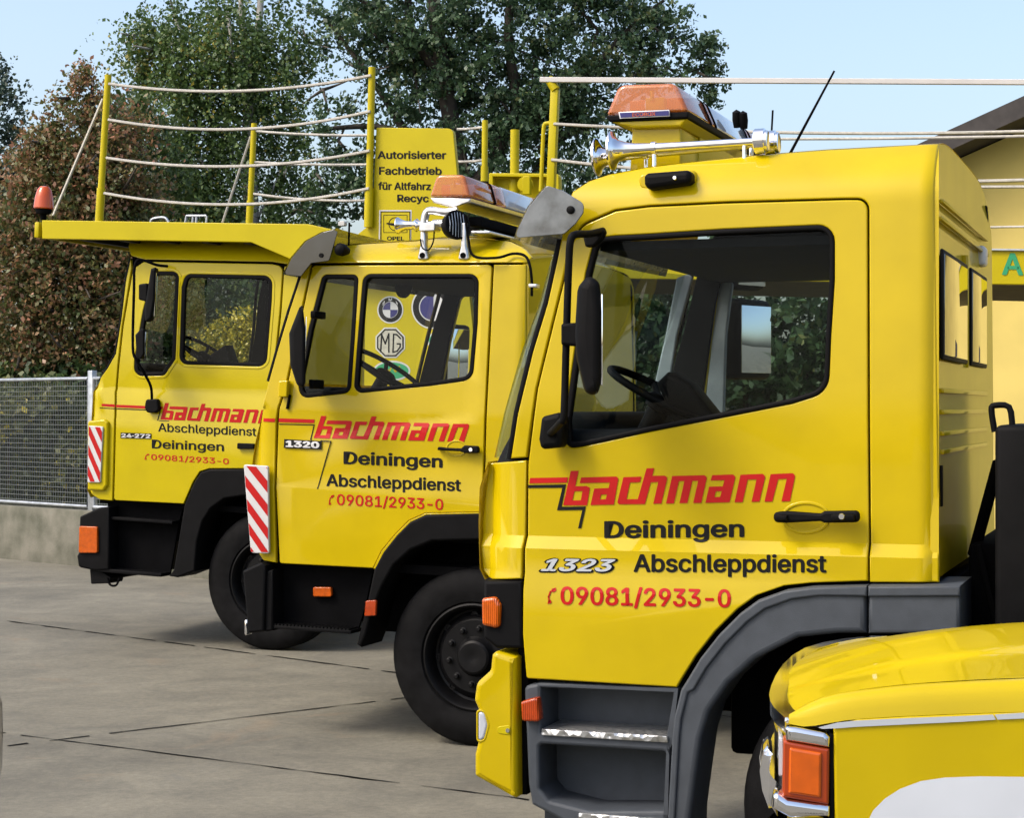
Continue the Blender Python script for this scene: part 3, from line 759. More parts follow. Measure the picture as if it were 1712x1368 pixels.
# ================================================================= nearest tow truck
def truck_three():
    d3 = 6.2; n = Vector((sin(YAW), cos(YAW), 0)); px = 1480
    Y = d3/(((px-CX)/F)*n.x + n.y)
    fr = Frame(px, 0, YAW, 0., Y); W = 2.02
    root = empty('tow_truck', fr.mat)
    tag(root, 'nearest yellow tow truck with grey wheel arch, number 1323 and chrome horns', 'truck', 'yellow tow trucks')
    zz = lambda x, y: fr.plane(x, y, 0)[1]; xx = lambda x, y=700: fr.plane(x, y, 0)[0]
    zbelt, zdrip, ztop = zz(1200, 700), zz(1200, 345), zz(1420, 248); z1, z2, z3, z4 = zz(1200, 905), zz(1200, 926), zz(1200, 967), zz(1200, 998)
    xr, xf = xx(1572), xx(805)
    def f(x, z):
        w = 0.
        if z > zbelt: w += .03*(z-zbelt)/.75
        if z > zdrip: w += .10*min(1.3, (z-zdrip)/(ztop-zdrip))**2.0
        w += .030*max(0, min(1, (z-z2)/(z1-z2))) +   .016*max(0, min(1, (z-z4)/(z3-z4)))
        if x > xr-.08: w += .02*((min(x, xr-.03)-xr+.08)/.05)**2.5
        if z < zbelt and x < xf+.14: w += .07*min(1, (xf+.14-x)/.14)**2.2
        return w
    fr.f = f
    fr.zcuts = [z1, z2, z3, z4, (z1+z2)/2] + [zbelt + i*.1 for i in range(6)] + [zdrip + i*.02 for i in range(14)]
    fr.xcuts = [xr-.08+i*.01 for i in range(6)] + [xf+i*.02 for i in range(8)]
    door = [(879,1136,6),(873,1061),(882,777),(898,650),(923,547),(941,474),(955,408),(974,376,40),(1029,352),(1086,345),(1209,339),(1414,333),(1451,333,30),(1452,973),(1357,976),(1311,981),(1265,997),(1233,1020),(1196,1057),(1164,1098),(1141,1135),(1132,1151)]
    win = [(945,705),(948,749,22),(972,746),(1086,721),(1209,697),(1324,674),(1384,655,38),(1388,560),(1394,466),(1394,376,26),(1209,384),(1086,392),(1029,395),(995,399,34),(980,457)]
    pil = [(853,768),(881,766),(897,650),(922,547),(940,474),(954,408),(973,375,40),(1029,351),(1086,344),(1209,338),(1414,332),(1452,332,30),(1453,975),(1571,975),(1571,240),(1469,245),(1374,250),(1260,259),(1146,271),(1080,279),(1018,291),(985,302),(957,320),(944,350),(939,392),(931,433),(915,506),(890,588),(865,691)]
    cor = [(816,774,5),(881,769),(872,969),(820,970,12),(806,955,12),(805,878)]
    back = [(830,775),(868,705),(893,595),(920,500),(936,430),(947,385),(955,350),(985,312),(1018,301),(1146,281),(1374,260),(1560,250),(1560,968),(1357,972),(1311,977),(1265,993),(1233,1016),(1196,1053),(1164,1094),(1130,1142),(884,1130),(880,960),(826,960)]
    roofl = [(941,385),(945,350),(957,320),(985,302),(1018,291),(1080,279),(1146,271),(1260,259),(1374,250),(1469,245),(1569,240)]
    dr, rw = cab(fr, root, W, M['yellow'], door, [win], [('roof_side_panel', pil), ('corner_panel', cor)], back, roofl,
        [(938,400),(931,433),(915,506),(890,588),(865,691),(853,768)], [(822,772),(808,815),(806,878),(806,950),(814,969)], 705, 1571, 968, 'trim', ['tint'], scr='screenblue')
    # rear wall windows, ribs, vent
    xw = fr.rear(2.15) + .004
    def rearquad(nm, y0, y1, za, zb, mat, par, t=.012, b=.02):
        bm = bmesh.new(); add_box(bm, xw-.006, xw+t*.45, y0, y1, za, zb, b, 2); return bmobj(nm, bm, mat, par)
    for y0, y1 in ((.10, .84), (.98, 1.56)):
        fq = rearquad('rear_window_frame', y0, y1, 1.96, 2.32, M['seal'], rw, .014, .006); rearquad('rear_window', y0+.022, y1-.022, 1.975, 2.305, M['darkglass'], fq, .018, .003)
    for zr_ in (1.86, 1.79, 1.72, 1.66):
        x_ = fr.rear(zr_); box('rear_rib', x_-.01, x_+.006, .14, 1.62, zr_-.008, zr_+.008, M['yellow'], rw, .003)
    for zr_, ya, yb in ((2.48, .16, 1.7), (2.42, .12, 1.72)):
        x_ = fr.rear(zr_); box('rear_rib', x_-.01, x_+.005, ya, yb, zr_-.006, zr_+.006, M['yellow'], rw, .002)
    x_ = fr.rear(2.1); box('rear_rib', x_-.02, x_+.006, .905, .922, 1.95, 2.36, M['yellow'], rw, .003)
    x_ = fr.rear(2.44); box('rear_lamp', x_-.03, x_+.015, 1.46, 1.56, 2.36, 2.44, M['white'], rw, .015, 3)
    rearquad('vent_grille', .095, .125, zz(1576, 850), zz(1576, 780), M['black'], rw, .006, .002)
    # decals
    lg = lambda lp: [(870+.2804*p[0], 770+.2804*p[1]) + ((p[2]*.28,) if len(p) > 2 else ()) for p in lp]
    decal('logo_lettering', fr, [[lg(l) for l in k] for k in LOGO_RED] + [lg([(58,105),(283,101),(277,133),(52,137)])], M['red'], dr)
    decal('logo_underline', fr, [lg([(47,147),(272,143),(245,277),(390,275),(362,405),(344,405),(369,296),(218,298),(250,163),(45,165)])], M['inkblack'], dr)
    text('lettering', fr, 'Deiningen', (1010,899.5), (1244.5,897.5), 28, M['inkblack'], dr, .035)
    text('lettering', fr, 'Abschleppdienst', (1059,956), (1382,957), 29, M['inkblack'], dr, .03)
    text('phone_number', fr, '09081/2933-0', (937,1010.5), (1222,1015.5), 29.5, M['red'], dr, .03)
    decal('phone_symbol', fr, stroke([(927,985),(920,990),(917,998),(918,1007)], 2.6) + [[(929,983),(922,985),(924,991),(930,988)],[(917,1003),(915,1010),(922,1009),(921,1004)]], M['red'], dr)
    text('model_number', fr, '1323', (900,956), (1034,957), 23, M['black'], dr, .085, .35, -.0018)
    text('model_number', fr, '1323', (904,954.5), (1029,955.5), 20, M['silver'], dr, .035, .35, -.0032)
    # handle with its recess rim
    hd = panel('door_handle', fr, [(1292,857,8),(1314,855),(1371,859),(1378,855),(1436,854,8),(1437,874,8),(1378,875),(1371,872),(1314,875),(1293,874,8)], M['black'], dr, -.05, .028, .009)
    box('handle_mount', xx(1300), xx(1318), -.03, .0, zz(1300,869), zz(1300,861), M['black'], dr, .003)
    box('handle_mount', xx(1392), xx(1430), -.03, .0, zz(1400,870), zz(1400,860), M['black'], dr, .003)
    lk = fr.P(1407, 864, -.052); lathe('lock', [(0,.010),(.004,.009),(.004,0)], lk, (0,-1,0), M['chrome'], dr, 16)
    el = [(1347+38*cos(2*pi*i/32), 866+(28*sin(2*pi*i/32))) for i in range(32)]
    el = [(1347+(p[0]-1347)*(1+.12*abs(sin(2*pi*i/16))), 866+(p[1]-866)) for i, p in enumerate(el)]
    panel('recess_rim', fr, [el, inset(el, 6)], M['yellow'], dr, -.004, .008, .0035)
    # roof marker lamp, visor
    wm_ = f(*fr.loc(1112, 303))
    panel('marker_lamp', fr, [(1075,289,9),(1155,283,9),(1155,306,10),(1083,317,12),(1076,308,8)], M['black'], root, wm_-.07, .12, .018, use=False)
    panel('marker_rim', fr, [(1066,292,9),(1162,282,9),(1163,306,12),(1116,322,16),(1070,314,10)], M['yellow'], root, wm_-.016, .14, .006, use=False)
    lathe('marker_reflector', [(0,.008),(.004,.006),(.004,0)], fr.P(1128, 297, wm_-.072), (0,-1,0), M['chrome'], root, 12)
    vs = [(914,310,6),(940,318),(976,340,12),(975,356,10),(962,374,14),(943,391,10),(861,398,6),(866,382),(884,345)]
    v = panel('sun_visor', fr, vs, M['smoked'], root, -.012, .008, .002, use=False)
    A = [fr.P(p[0], p[1], 0) for p in vs[:1]+vs[:-4:-1]]
    bm = bmesh.new(); rows = []
    for p in (A[0], A[1], A[2], A[3]):
        rows.append([bm.verts.new((p.x - .12*(1-abs(2*j/20-1)**3), -.010 + (W+.02)*j/20, p.z+.02*(1-abs(2*j/20-1)**3))) for j in range(21)])
    for i in range(3):
        for j in range(20): bm.faces.new((rows[i][j], rows[i][j+1], rows[i+1][j+1], rows[i+1][j]))
    bmesh.ops.solidify(bm, geom=bm.faces[:], thickness=.006); bmobj('visor_sheet', bm, M['smoked'], v, 60)
    lathe('visor_bolt', [(0,.014),(.004,.014),(.008,.009),(.008,0)], fr.P(954, 351, -.014), (0,-1,0), M['black'], v, 16)
    # light bar on its pedestal
    am = [(1034,141,18),(1130,138,18),(1151,187,5),(1012,194,5)]
    lb = lightbar(fr, root, am, [(1022,203),(1147,198),(1137,211),(1057,213)], .36, [(0,.36,'amber','amber_lens'),(.36,.375,'matt','band'),(.375,.44,'amber','amber_lens'),(.44,.455,'matt','band'),(.455,1.06,'clearlens','clear_lens'),(1.06,1.075,'matt','band'),(1.075,1.14,'amber','amber_lens'),(1.14,1.155,'matt','band'),(1.155,1.5,'amber','amber_lens')], 'yellow')
    panel('bar_trim', fr, [lloop(fr, [(1012,193),(1151,186),(1150,197,4),(1018,203,4)], .356)], M['black'], lb, .356, 1.5, .006, px=False, use=False)
    o = panel('name_plate', fr, [(1034,187),(1119,183),(1120,194),(1036,198)], M['alu'], lb, .346, .006, .001, use=False)
    decal('plate_field', fr, [[(1036,188.5),(1117.5,184.7),(1118.5,192.6),(1037.5,196.4)]], M['purple'], o, .343, use=False)
    text('plate_lettering', fr, 'ECOBOX', (1057,194.6), (1096,192.8), 6.2, M['indicator'], o, .02, w=.341, use=False)
    pl_ = lloop(fr, [(1057,211),(1138,209),(1138,300),(1052,310)], .40)
    panel('bar_pedestal', fr, [pl_], M['yellow'], lb, .40, .26, .006, px=False, use=False)
    panel('bar_pedestal', fr, [pl_], M['yellow'], lb, 1.42, .26, .006, px=False, use=False)
    panel('bar_housing', fr, [lloop(fr, [(1050,214),(1142,211),(1138,262),(1056,262)], .40)], M['yellow'], lb, .662, .756, .006, px=False, use=False)
    # two chrome horns
    for a, b, w in (((1021,252),(1285,235),.20), ((996,263),(1303,238),.34)):
        A = fr.P(*a, w); B = fr.P(*b, w); L = (B-A).length
        h = lathe('air_horn', [(.004,.054),(0,.062),(.002,.067),(.008,.068),(.012,.064),(.016,.052),(.03,.036),(.055,.027),(.09,.021),(.16,.017),(L*.55,.0145),(L-.052,.013),(L-.05,.020),(L-.048,.040),(L-.044,.043),(L-.012,.043),(L-.010,.036),(L-.002,.036),(L,.03),(L,0)], A, B-A, M['chrome'], root, 40, 30)
        q = A + (B-A)*.28
        bm = bmesh.new(); add_tube(bm, [q+Vector((0,0,-.02)), q+Vector((0,0,-.085))], .008, 8); add_lathe(bm, [(-.008,.019),(-.008,.023),(.008,.023),(.008,.019)], q, B-A, 20)
        bmobj('horn_bracket', bm, M['chrome'], h, 50)
        q = A + (B-A)*.85; tube('horn_bracket', [q, q+Vector((0,0,-.06))], .008, M['chrome'], h)
    # aerials
    a = fr.P(1318, 262, .9); b = fr.P(1395, 118, .9); tube('aerial', [a + (a-b)*.05, b], [.006, .004], M['matt'], root)
    tube('aerial', [fr.P(1289, 240, 1.3), fr.P(1292, 184, 1.3)], .004, M['matt'], root)
    for p in ((1232,200),(1243,202)):
        q = fr.P(*p, 1.05); lathe('loudspeaker', [(-.03,0),(-.03,.014),(0,.018),(.03,.016),(.04,0)], q, (0,-.3,1), M['black'], root, 14)
    # near mirror on its tube
    T = [fr.P(1008,386,0), fr.P(985,391,-.10), fr.P(962,392,-.20), fr.P(954,402,-.22), fr.P(951,440,-.22), fr.P(947,560,-.22), fr.P(943,690,-.22), fr.P(938,706,-.20), fr.P(920,725,-.06)]
    mo = tube('mirror_arm', smoothline(T, 4), .0125, M['black'], root, 12)
    panel('mirror_bracket', fr, [(973,392),(1000,383,6),(1012,384,4),(1006,398),(992,412,5),(978,413,4)], M['black'], root, -.03, .04, .008, use=False)
    panel('mirror_foot', fr, [(904,697,8),(935,689,8),(943,700,6),(938,748,8),(903,752,8),(899,735)], M['black'], root, -.06, .08, .018, use=False)
    hs = [(967,478,14),(984,458,14),(1003,470,18),(1007,520),(1007,630),(1000,662,10),(980,656,14),(966,600),(962,560)]
    mb = tilt(panel('wing_mirror', fr, hs, M['black'], root, -.36, .22, .032, use=False, res=4), -.36, .33)
    panel('mirror_clamp', fr, [(937,541,4),(968,539),(971,580),(937,577,4)], M['black'], mb, -.25, .05, .01, use=False)
    x, z = fr.loc(1006, 565, -.36, False); tilt(box('mirror_glass', x-.002, x+.004, -.34, -.16, z-.15, z+.14, M['mirror'], mb, .001), -.36, .33)
    # far mirror, seen through the windows
    q = fr.loc(985, 560, 0, False); fm = box('wing_mirror', q[0]-.05, q[0]+.04, W+.10, W+.34, q[1]-.12, q[1]+.24, M['black'], root, .03, 3); tilt(fm, W+.1, -.45)
    tilt(box('mirror_glass', q[0]+.041, q[0]+.044, W+.12, W+.32, q[1]-.09, q[1]+.21, M['mirror'], fm, .001), W+.1, -.45)
    fm = box('kerb_mirror', q[0]-.05, q[0]+.04, W+.08, W+.30, q[1]+.28, q[1]+.46, M['black'], root, .03, 3); tilt(fm, W+.1, -.45)
    tilt(box('mirror_glass', q[0]+.041, q[0]+.044, W+.1, W+.28, q[1]+.30, q[1]+.44, M['mirror'], fm, .001), W+.1, -.45)
    tube('mirror_arm', [(q[0]-.03, W+.0, q[1]+.55),(q[0]-.06, W+.2, q[1]+.54),(q[0]-.06, W+.2, q[1]-.25),(q[0]-.03, W, q[1]-.27)], .012, M['black'], root)
    steering(fr, root, 1112, 664, .48, .22, R(62))
    panel('steering_column', fr, [(1096,640),(1115,622),(1150,640),(1190,690),(1195,720),(1130,720)], M['seal'], root, .40, .16, .02, use=False)
    # far pillar trims: pale grey inside
    panel('far_pillar_trim', fr, [(1131,464,6),(1160,455,8),(1132,560),(1112,690),(1074,716),(1092,650),(1112,560)], M['trimgrey'], root, W-.12, .03, .008, use=False)
    panel('far_pillar_trim', fr, [(1203,474,8),(1226,466,8),(1214,560),(1210,694),(1176,700),(1190,570)], M['trimgrey'], root, W-.11, .03, .008, use=False)
    panel('dash_corner', fr, [(1072,722),(1095,668,8),(1120,650,8),(1128,690),(1150,722)], M['trimgrey'], root, W-.35, .2, .02, use=False)
    # lower front, bumper, lamp
    panel('lower_front', fr, [(808,972),(872,972),(874,1085),(830,1085),(808,1068,8)], M['black'], root, .0, .16, .012, use=False)
    panel('lower_front', fr, [lloop(fr, [(808,972),(872,972),(874,1085),(830,1085),(808,1068,8)], 0)], M['black'], root, .162, W-.165, .012, px=False, use=False)
    panel('indicator_lamp', fr, [(804,1001,6),(828,998,8),(836,1012,8),(834,1053,8),(805,1046,6)], M['indicator'], root, -.018, .05, .012, use=False)
    bmp = panel('bumper', fr, [(829,1089,8),(862,1100,3),(864,1339,4),(792,1299,8),(792,1262,30),(798,1240,12),(801,1214,30),(798,1188,12),(791,1172,10),(795,1143,16),(818,1122,10),(821,1095,6)], M['yellow'], root, -.01, .24, .022, use=False, res=4)
    panel('bumper_beam', fr, [lloop(fr, [(829,1089),(862,1100),(864,1330),(800,1295),(800,1143)], 0)], M['yellow'], bmp, .232, W-.24, .02, px=False, use=False)
    panel('fog_lamp', fr, [(799,1190,6),(809,1192,8),(815,1213,14),(809,1237,8),(799,1240,6)], M['clearlens'], bmp, -.014, .10, .008, use=False)
    panel('fog_lamp_rim', fr, [[(796,1186,8),(810,1188,10),(819,1213,18),(811,1241,10),(796,1243,8)],[(799,1190,6),(809,1192,8),(815,1213,14),(809,1237,8),(799,1240,6)]], M['yellow'], bmp, -.012, .03, .003, use=False)
    panel('bumper_slot', fr, [(831,1216,4),(853,1213,4),(853,1230,4),(832,1227,4)], M['deck'], bmp, -.0125, .01, .002, use=False)
    lathe('bumper_bolt', [(0,.008),(.004,.007),(.004,0)], fr.P(849, 1222, -.013), (0,-1,0), M['alu'], bmp, 12)
    panel('corner_gap', fr, [(866,975),(880,975),(884,1150),(880,1330),(866,1330)], M['matt'], root, .05, .1, .005, use=False)
    # steps
    st = panel('step_box', fr, [[(875,1147,10),(903,1141),(1135,1151),(1122,1230),(1113,1430),(985,1402),(937,1373),(888,1347,5),(882,1311)],
        [(905,1152),(1126,1158),(1118,1238),(905,1224)], [(902,1246,5),(1112,1259,5),(1110,1356),(985,1356),(918,1339,8),(903,1320,8)]], M['grey'], root, .004, .22, .012, use=False, off=-.002)
    box('step_back', xx(880), xx(1128), .20, .22, zz(1000,1425), zz(1000,1146), M['grey'], st)
    for x0, x1, yt in ((906,1117,1222),(968,1114,1362)):
        s = box('step_plate', xx(x0), xx(x1), -.006, .20, zz((x0+x1)/2, yt+14), zz((x0+x1)/2, yt+3), M['plate'], st, .003)
        s.rotation_euler = (0, 0, 0)
    panel('side_reflector', fr, [(870,1174,5),(898,1166,5),(902,1208,5),(872,1207,5)], M['reflector'], root, -.035, .05, .008, use=False)
    # wheel arch
    arch = [(1449,979),(1357,981),(1311,987),(1266,1003),(1236,1025),(1200,1061),(1168,1102),(1146,1138),(1136,1154),(1125,1199),(1122,1227),(1114,1368),(1112,1430),(1153,1430),(1155,1368),(1164,1300),(1173,1236),(1187,1190),(1219,1144),(1265,1103),(1334,1068),(1400,1061),(1449,1061)]
    fe = panel('wheel_arch', fr, arch, M['grey'], root, -.035, .26, .02, use=False, res=3, off=-.002)
    panel('wheel_arch', fr, [(1451,979),(1606,979),(1606,1061),(1451,1061)], M['grey'], root, -.035, .36, .014, use=False, off=-.001)
    oe = [(1449,981),(1357,983),(1311,989),(1267,1005),(1237,1027),(1201,1063),(1169,1104),(1148,1140),(1138,1156),(1127,1200),(1124,1228),(1116,1368),(1114,1428)]
    panel('arch_lip', fr, oe + [(p[0]+12, p[1]+(14 if p[1] < 1150 else 3)) for p in reversed(oe[1:])] + [(1449,998)], M['grey'], fe, -.045, .02, .007, use=False)
    panel('arch_lip', fr, [(1451,981),(1605,981),(1605,998),(1451,998)], M['grey'], fe, -.045, .02, .007, use=False)
    x, z = xx(1482, 1353), .485
    for w in (.03, W-.31): wheel(fr, root, x, .485, .485, w)
    box('arch_liner', xx(1180), xx(1640), .36, W-.36, zz(1300,1300), zz(1300,1015), M['matt'], root, .02)
    box('cab_underside', xx(870), xx(1565), .06, W-.06, zz(1300,1010), zz(1300,985), M['matt'], root)
    # chassis and the black locker behind the cab
    chassis(fr, root, W, xx(840), xx(1571)+4.6, .95, [xx(1571)+3.0], .485)
    lk = box('black_locker', xx(1662), xx(1760), .02, .75, .75, zz(1690,711), M['black'], root, .02, 3)
    a = fr.P(1663,712,.12); tube('locker_handle', smoothline([a+Vector((0,0,-.02)), a+Vector((-.01,0,.05)), a+Vector((.0,0,.065)), a+Vector((.045,0,.06)), a+Vector((.055,0,.0))], 3), .01, M['black'], lk, 10)
    bm = bmesh.new(); rd = random.Random(3)
    add_box(bm, xx(1600), xx(1655), .35, 1.5, .8, 1.35, .02);
    add_tube(bm, [(xx(1620), .28, 1.35), (xx(1650), .3, 1.1), (xx(1660), .3, .9)], .012); add_tube(bm, [(xx(1600), .5, 1.3), (xx(1650), .4, 1.62), (xx(1662), .4, 1.6)], .02)
    bmobj('rear_machinery', bm, M['matt'], root)
    return fr, root
FR3, T3 = truck_three()
# ================================================================= middle tow truck
def truck_two():
    fr = Frame(785, 1253, YAW, .027); W = 2.2
    root = empty('tow_truck', fr.mat)
    tag(root, 'middle yellow tow truck with number 1320, chrome bar stands and striped warning plate', 'truck', 'yellow tow trucks')
    zz = lambda x, y: fr.plane(x, y, 0)[1]; xx = lambda x, y=700: fr.plane(x, y, 0)[0]
    zbelt, zdrip, ztop = zz(650, 690), zz(650, 440), zz(720, 399); zs, zs2 = zz(640, 816), zz(640, 822)
    xr, xf = xx(884), xx(425)
    A1, B1 = fr.plane(480, 741, 0), fr.plane(790, 700, 0)
    def f(x, z):
        w = 0.
        if z > zbelt: w += .05*(z-zbelt)/.8
        if z > zdrip: w += .20*min(1.4, (z-zdrip)/(ztop-zdrip))**1.8
        zc = A1[1] + (x-A1[0])*(B1[1]-A1[1])/(B1[0]-A1[0])      # slanted crease below the windows
        if A1[0]-.1 < x < B1[0]+.02: w += .012*max(0, min(1, (z-zc)/.045 + .5))*min(1, max(0, (x-A1[0]+.1)/.3))
        w += .004*max(0, min(1, (z-zs2)/(zs-zs2)))
        if x > xr-.10: w += .07*((min(x, xr)-xr+.10)/.10)**2.5
        if z < zbelt and x < xf+.10: w += .06*min(1, (xf+.10-x)/.10)**2.2
        return w
    fr.f = f
    fr.zcuts = [zs, zs2] + [zbelt-.15 + i*.025 for i in range(13)] + [zbelt + .15 + i*.1 for i in range(6)] + [zdrip + i*.015 for i in range(14)]
    fr.xcuts = [xr-.10+i*.0166 for i in range(7)] + [xf+i*.0166 for i in range(8)] + [A1[0]-.1+i*.05 for i in range(26)]
    door = [(522,443,6),(823,442,8),(813,650),(810,720),(806,857),(711,859),(684,871),(661,894),(638,922),(624,951),(467,943,5),(461,811),(465,701),(467,682),(481,640),(505,525)]
    cor = [(506,451),(484,518),(465,581),(449,638),(437,701),(429,740),(424,774),(424,850),(432,925,6),(440,938),(462,942),(459,811),(462,701),(465,682),(479,640),(503,525),(520,442),(510,440)]
    band = [(512,440),(881,440),(891,430),(880,418),(872,412),(853,403),(790,397),(733,398),(695,403),(601,408),(557,412),(530,424),(512,436)]
    rear = [(825,442),(880,442),(885,860),(808,857),(812,720),(815,650)]
    wm = [(608,459,14),(799,459,14),(797,540),(789,634,20),(720,644),(592,657,12),(597,590)]
    wq = [(540,460,10),(598,460,8),(592,560),(585,656,14),(503,665,14),(499,640),(517,549)]
    back = [(512,452),(490,515),(470,585),(455,640),(443,701),(434,740),(430,774),(430,850),(440,925),(464,938),(622,946),(634,918),(657,890),(680,867),(709,854),(880,854),(876,445),(870,416),(853,407),(733,402),(601,412),(557,416),(530,428)]
    roofl = [(512,440),(515,432),(530,424),(557,411),(601,407),(695,402),(733,397),(790,396),(853,402),(872,412),(882,425)]
    dr, rw = cab(fr, root, W, M['yellow'], door, [wm, wq], [('corner_panel', cor), ('roof_side_panel', band), ('rear_quarter_panel', rear)], back, roofl,
        [(508,442),(500,470),(484,518),(465,581),(449,638)], [(449,640),(437,701),(429,740),(424,774),(424,850),(432,925)], 665, 884, 900, 'matt', ['glass','tint'], (.05,.08,.04), 6)
    fr2 = affine([(255,268),(1608,246),(752,48)], [(524.3,732.4),(775.8,739.5),(621,696.5)])
    decal('logo_lettering', fr, [[fr2(l) for l in k] for k in LOGO_RED] + [[(466,699.5),(526,701.5),(525,707.6),(466,706)]], M['red'], dr)
    decal('corner_stripe', fr, [[(441,699.5),(460,700),(459,706),(440,705)]], M['red'], root)
    decal('logo_underline', fr, stroke([(467,709.3),(525,710.6),(519,735.5)], 1.6) + stroke([(536,737.2),(553.2,738.2),(530.6,817.2)], 1.6), M['inkblack'], dr)
    text('lettering', fr, 'Deiningen', (574.3,775.4), (740,781.8), 20.5, M['inkblack'], dr, .035)
    text('lettering', fr, 'Abschleppdienst', (545.4,812.6), (770.7,821.4), 20, M['inkblack'], dr, .03)
    text('phone_number', fr, '09081/2933-0', (563,844.3), (741,852.7), 17.8, M['red'], dr, .02)
    decal('phone_symbol', fr, stroke([(556.5,829),(552,833),(550.5,838),(551,843)], 1.6) + [[(558,827.5),(553,829),(554.5,833),(558,831)],[(550.5,840),(549,844.5),(553.5,844),(553,841)]], M['red'], dr)
    pl = decal('number_plate', fr, [[(475,734.4),(537.7,737.7),(537,751.5),(474.4,749.3)]], M['inkblack'], dr, -.004)
    text('model_number', fr, '1320', (477.5,746.8), (534,749.2), 10.2, M['white'], pl, .06, 0, -.0055)
    panel('door_handle', fr, [(731,747,3),(745,749),(770,750),(776,745),(799,746,4),(800,758,4),(776,758),(768,755),(745,754),(732,753,3)], M['black'], dr, -.045, .03, .007)
    box('handle_mount', xx(735), xx(742), -.02, .0, zz(738,753), zz(738,749), M['black'], dr, .002)
    box('handle_mount', xx(780), xx(795), -.02, .0, zz(790,756), zz(790,748), M['black'], dr, .002)
    lathe('lock', [(0,.011),(.004,.01),(.004,0)], fr.P(787, 752, -.047), (0,-1,0), M['chrome'], dr, 14)
    el = [(763+18*cos(2*pi*i/28), 750+14*sin(2*pi*i/28)) for i in range(28)]
    panel('recess_rim', fr, [el, inset(el, 3)], M['yellow'], dr, -.003, .007, .003)
    panel('hinge', fr, [(466,637,2),(481,636,2),(479,664,2),(465,664,2)], M['yellow'], root, -.03, .04, .006, use=False)
    panel('hinge_bar', fr, [(482,660),(485,660),(481,684),(477,684)], M['matt'], root, -.01, .02, .004, use=False)
    # visor
    vs = [(566,382,6),(551,436,4),(509,410,3),(503,464),(497,462),(475,459,3),(489,430),(512,403),(540,388,8)]
    vs = [(566,382,6),(550,436,5),(520,440),(503,462,3),(475,459,4),(488,431),(512,403),(540,388,10)]
    v = panel('sun_visor', fr, vs, M['smokedark'], root, -.02, .008, .002, use=False)
    A = [fr.P(*p, 0) for p in ((566,382),(540,388),(512,403),(488,431),(475,459))]; bm = bmesh.new(); rows = []
    for p in A: rows.append([bm.verts.new((p.x - .06*(1-abs(2*j/20-1)**3), -.018 + (W+.036)*j/20, p.z)) for j in range(21)])
    for i in range(4):
        for j in range(20): bm.faces.new((rows[i][j], rows[i][j+1], rows[i+1][j+1], rows[i+1][j]))
    bmesh.ops.solidify(bm, geom=bm.faces[:], thickness=.006); bmobj('visor_sheet', bm, M['smokedark'], v, 60)
    lathe('visor_bolt', [(0,.013),(.006,.012),(.006,0)], fr.P(537, 427, -.022), (0,-1,0), M['black'], v, 14)
    lathe('marker_lamp', [(-.04,.02),(0,.034),(.03,.034),(.045,.02),(.05,0)], fr.P(573, 418, .02), (-.3,-1,.1), M['black'], root, 20)
    tube('aerial', [fr.P(583,412,.25), fr.P(584,372,.25)], .006, M['matt'], root)
    # light bar on two cast stands
    am = [(730,292,10),(776,291.5,10),(786,329,3),(718,329,3)]
    lb = lightbar(fr, root, am, [(718,330),(786,331),(785,338,4),(757,347,6),(724,339,4)], .12, [(0,.40,'amber','amber_lens'),(.40,.415,'matt','band'),(.415,.60,'amber','amber_lens'),(.60,1.15,'clearlens','clear_lens'),(1.15,1.6,'amber','amber_lens')], 'alu')
    box('bar_beam', xx(752), xx(775), .2, 1.9, zz(760,372), zz(760,356), M['matt'], lb, .01)
    box('bar_beam', xx(768), xx(800), .1, 2.0, zz(780,388), zz(780,383), M['alu'], lb, .004)
    for x0 in (706, 774):
        for ww in (.07, W-.12):
            s = panel('bar_stand', fr, [(x0-9,434,3),(x0+10,434,3),(x0+5,412,6),(x0+4,372),(x0-3,372),(x0-4,412,6)], M['alu'], root, ww, .05, .008, use=False)
            lathe('stand_bolt', [(0,.016),(.008,.014),(.008,.006),(.004,0)], fr.P(x0, 427, ww-.001), (0,-1,0), M['matt'], s, 14)
    panel('bar_bracket', fr, [(701,374,3),(727,371,3),(727,386,3),(700,387,3)], M['alu'], root, .05, .09, .006, use=False)
    tube('bar_strut', smoothline([fr.P(709,374,.09), fr.P(712,358,.09), fr.P(720,352,.09), fr.P(745,355,.09), fr.P(765,352,.09)], 3), .022, M['alu'], root, 10)
    # horn trumpets and round work lamp
    for y, w in ((376,.10),(379,.34)):
        A = fr.P(665, y, w); B = fr.P(748, y-2, w); L = (B-A).length
        lathe('air_horn', [(0,.030),(-.003,.040),(.002,.042),(.02,.030),(.05,.020),(.09,.017),(.11,.030),(.113,.032),(.117,.028),(.13,.018),(L*.7,.016),(L*.72,.024),(L,.026),(L,0)], A, B-A, M['chrome'], root, 28, 30)
    c = fr.P(763, 376, .06); ax = Vector((.80,-.55,.12))
    wl = lathe('work_lamp', [(-.09,0),(-.085,.03),(-.05,.065),(-.005,.080),(.012,.080),(.014,.070),(.002,.066),(.002,0)], c, ax, M['black'], root, 28)
    bm = bmesh.new(); axn = ax.normalized(); a = Vector((0,0,1)); a = (a-axn*a.dot(axn)).normalized(); b = axn.cross(a)
    for k in range(-3, 4):
        h = sqrt(.068**2-(k*.018)**2); add_tube(bm, [c+axn*.013+b*k*.018-a*h, c+axn*.02+b*k*.018, c+axn*.013+b*k*.018+a*h], .0022, 5)
    bmobj('lamp_guard', bm, M['alu'], wl, 60)
    tube('cable', smoothline([fr.P(778,360,.05), fr.P(783,400,.05), fr.P(792,428,.03), fr.P(830,431,.02), fr.P(858,424,.06), fr.P(878,428,.03), fr.P(886,445,-.01), fr.P(889,470,-.01), fr.P(889,495,.0)], 5), .0075, M['matt'], root)
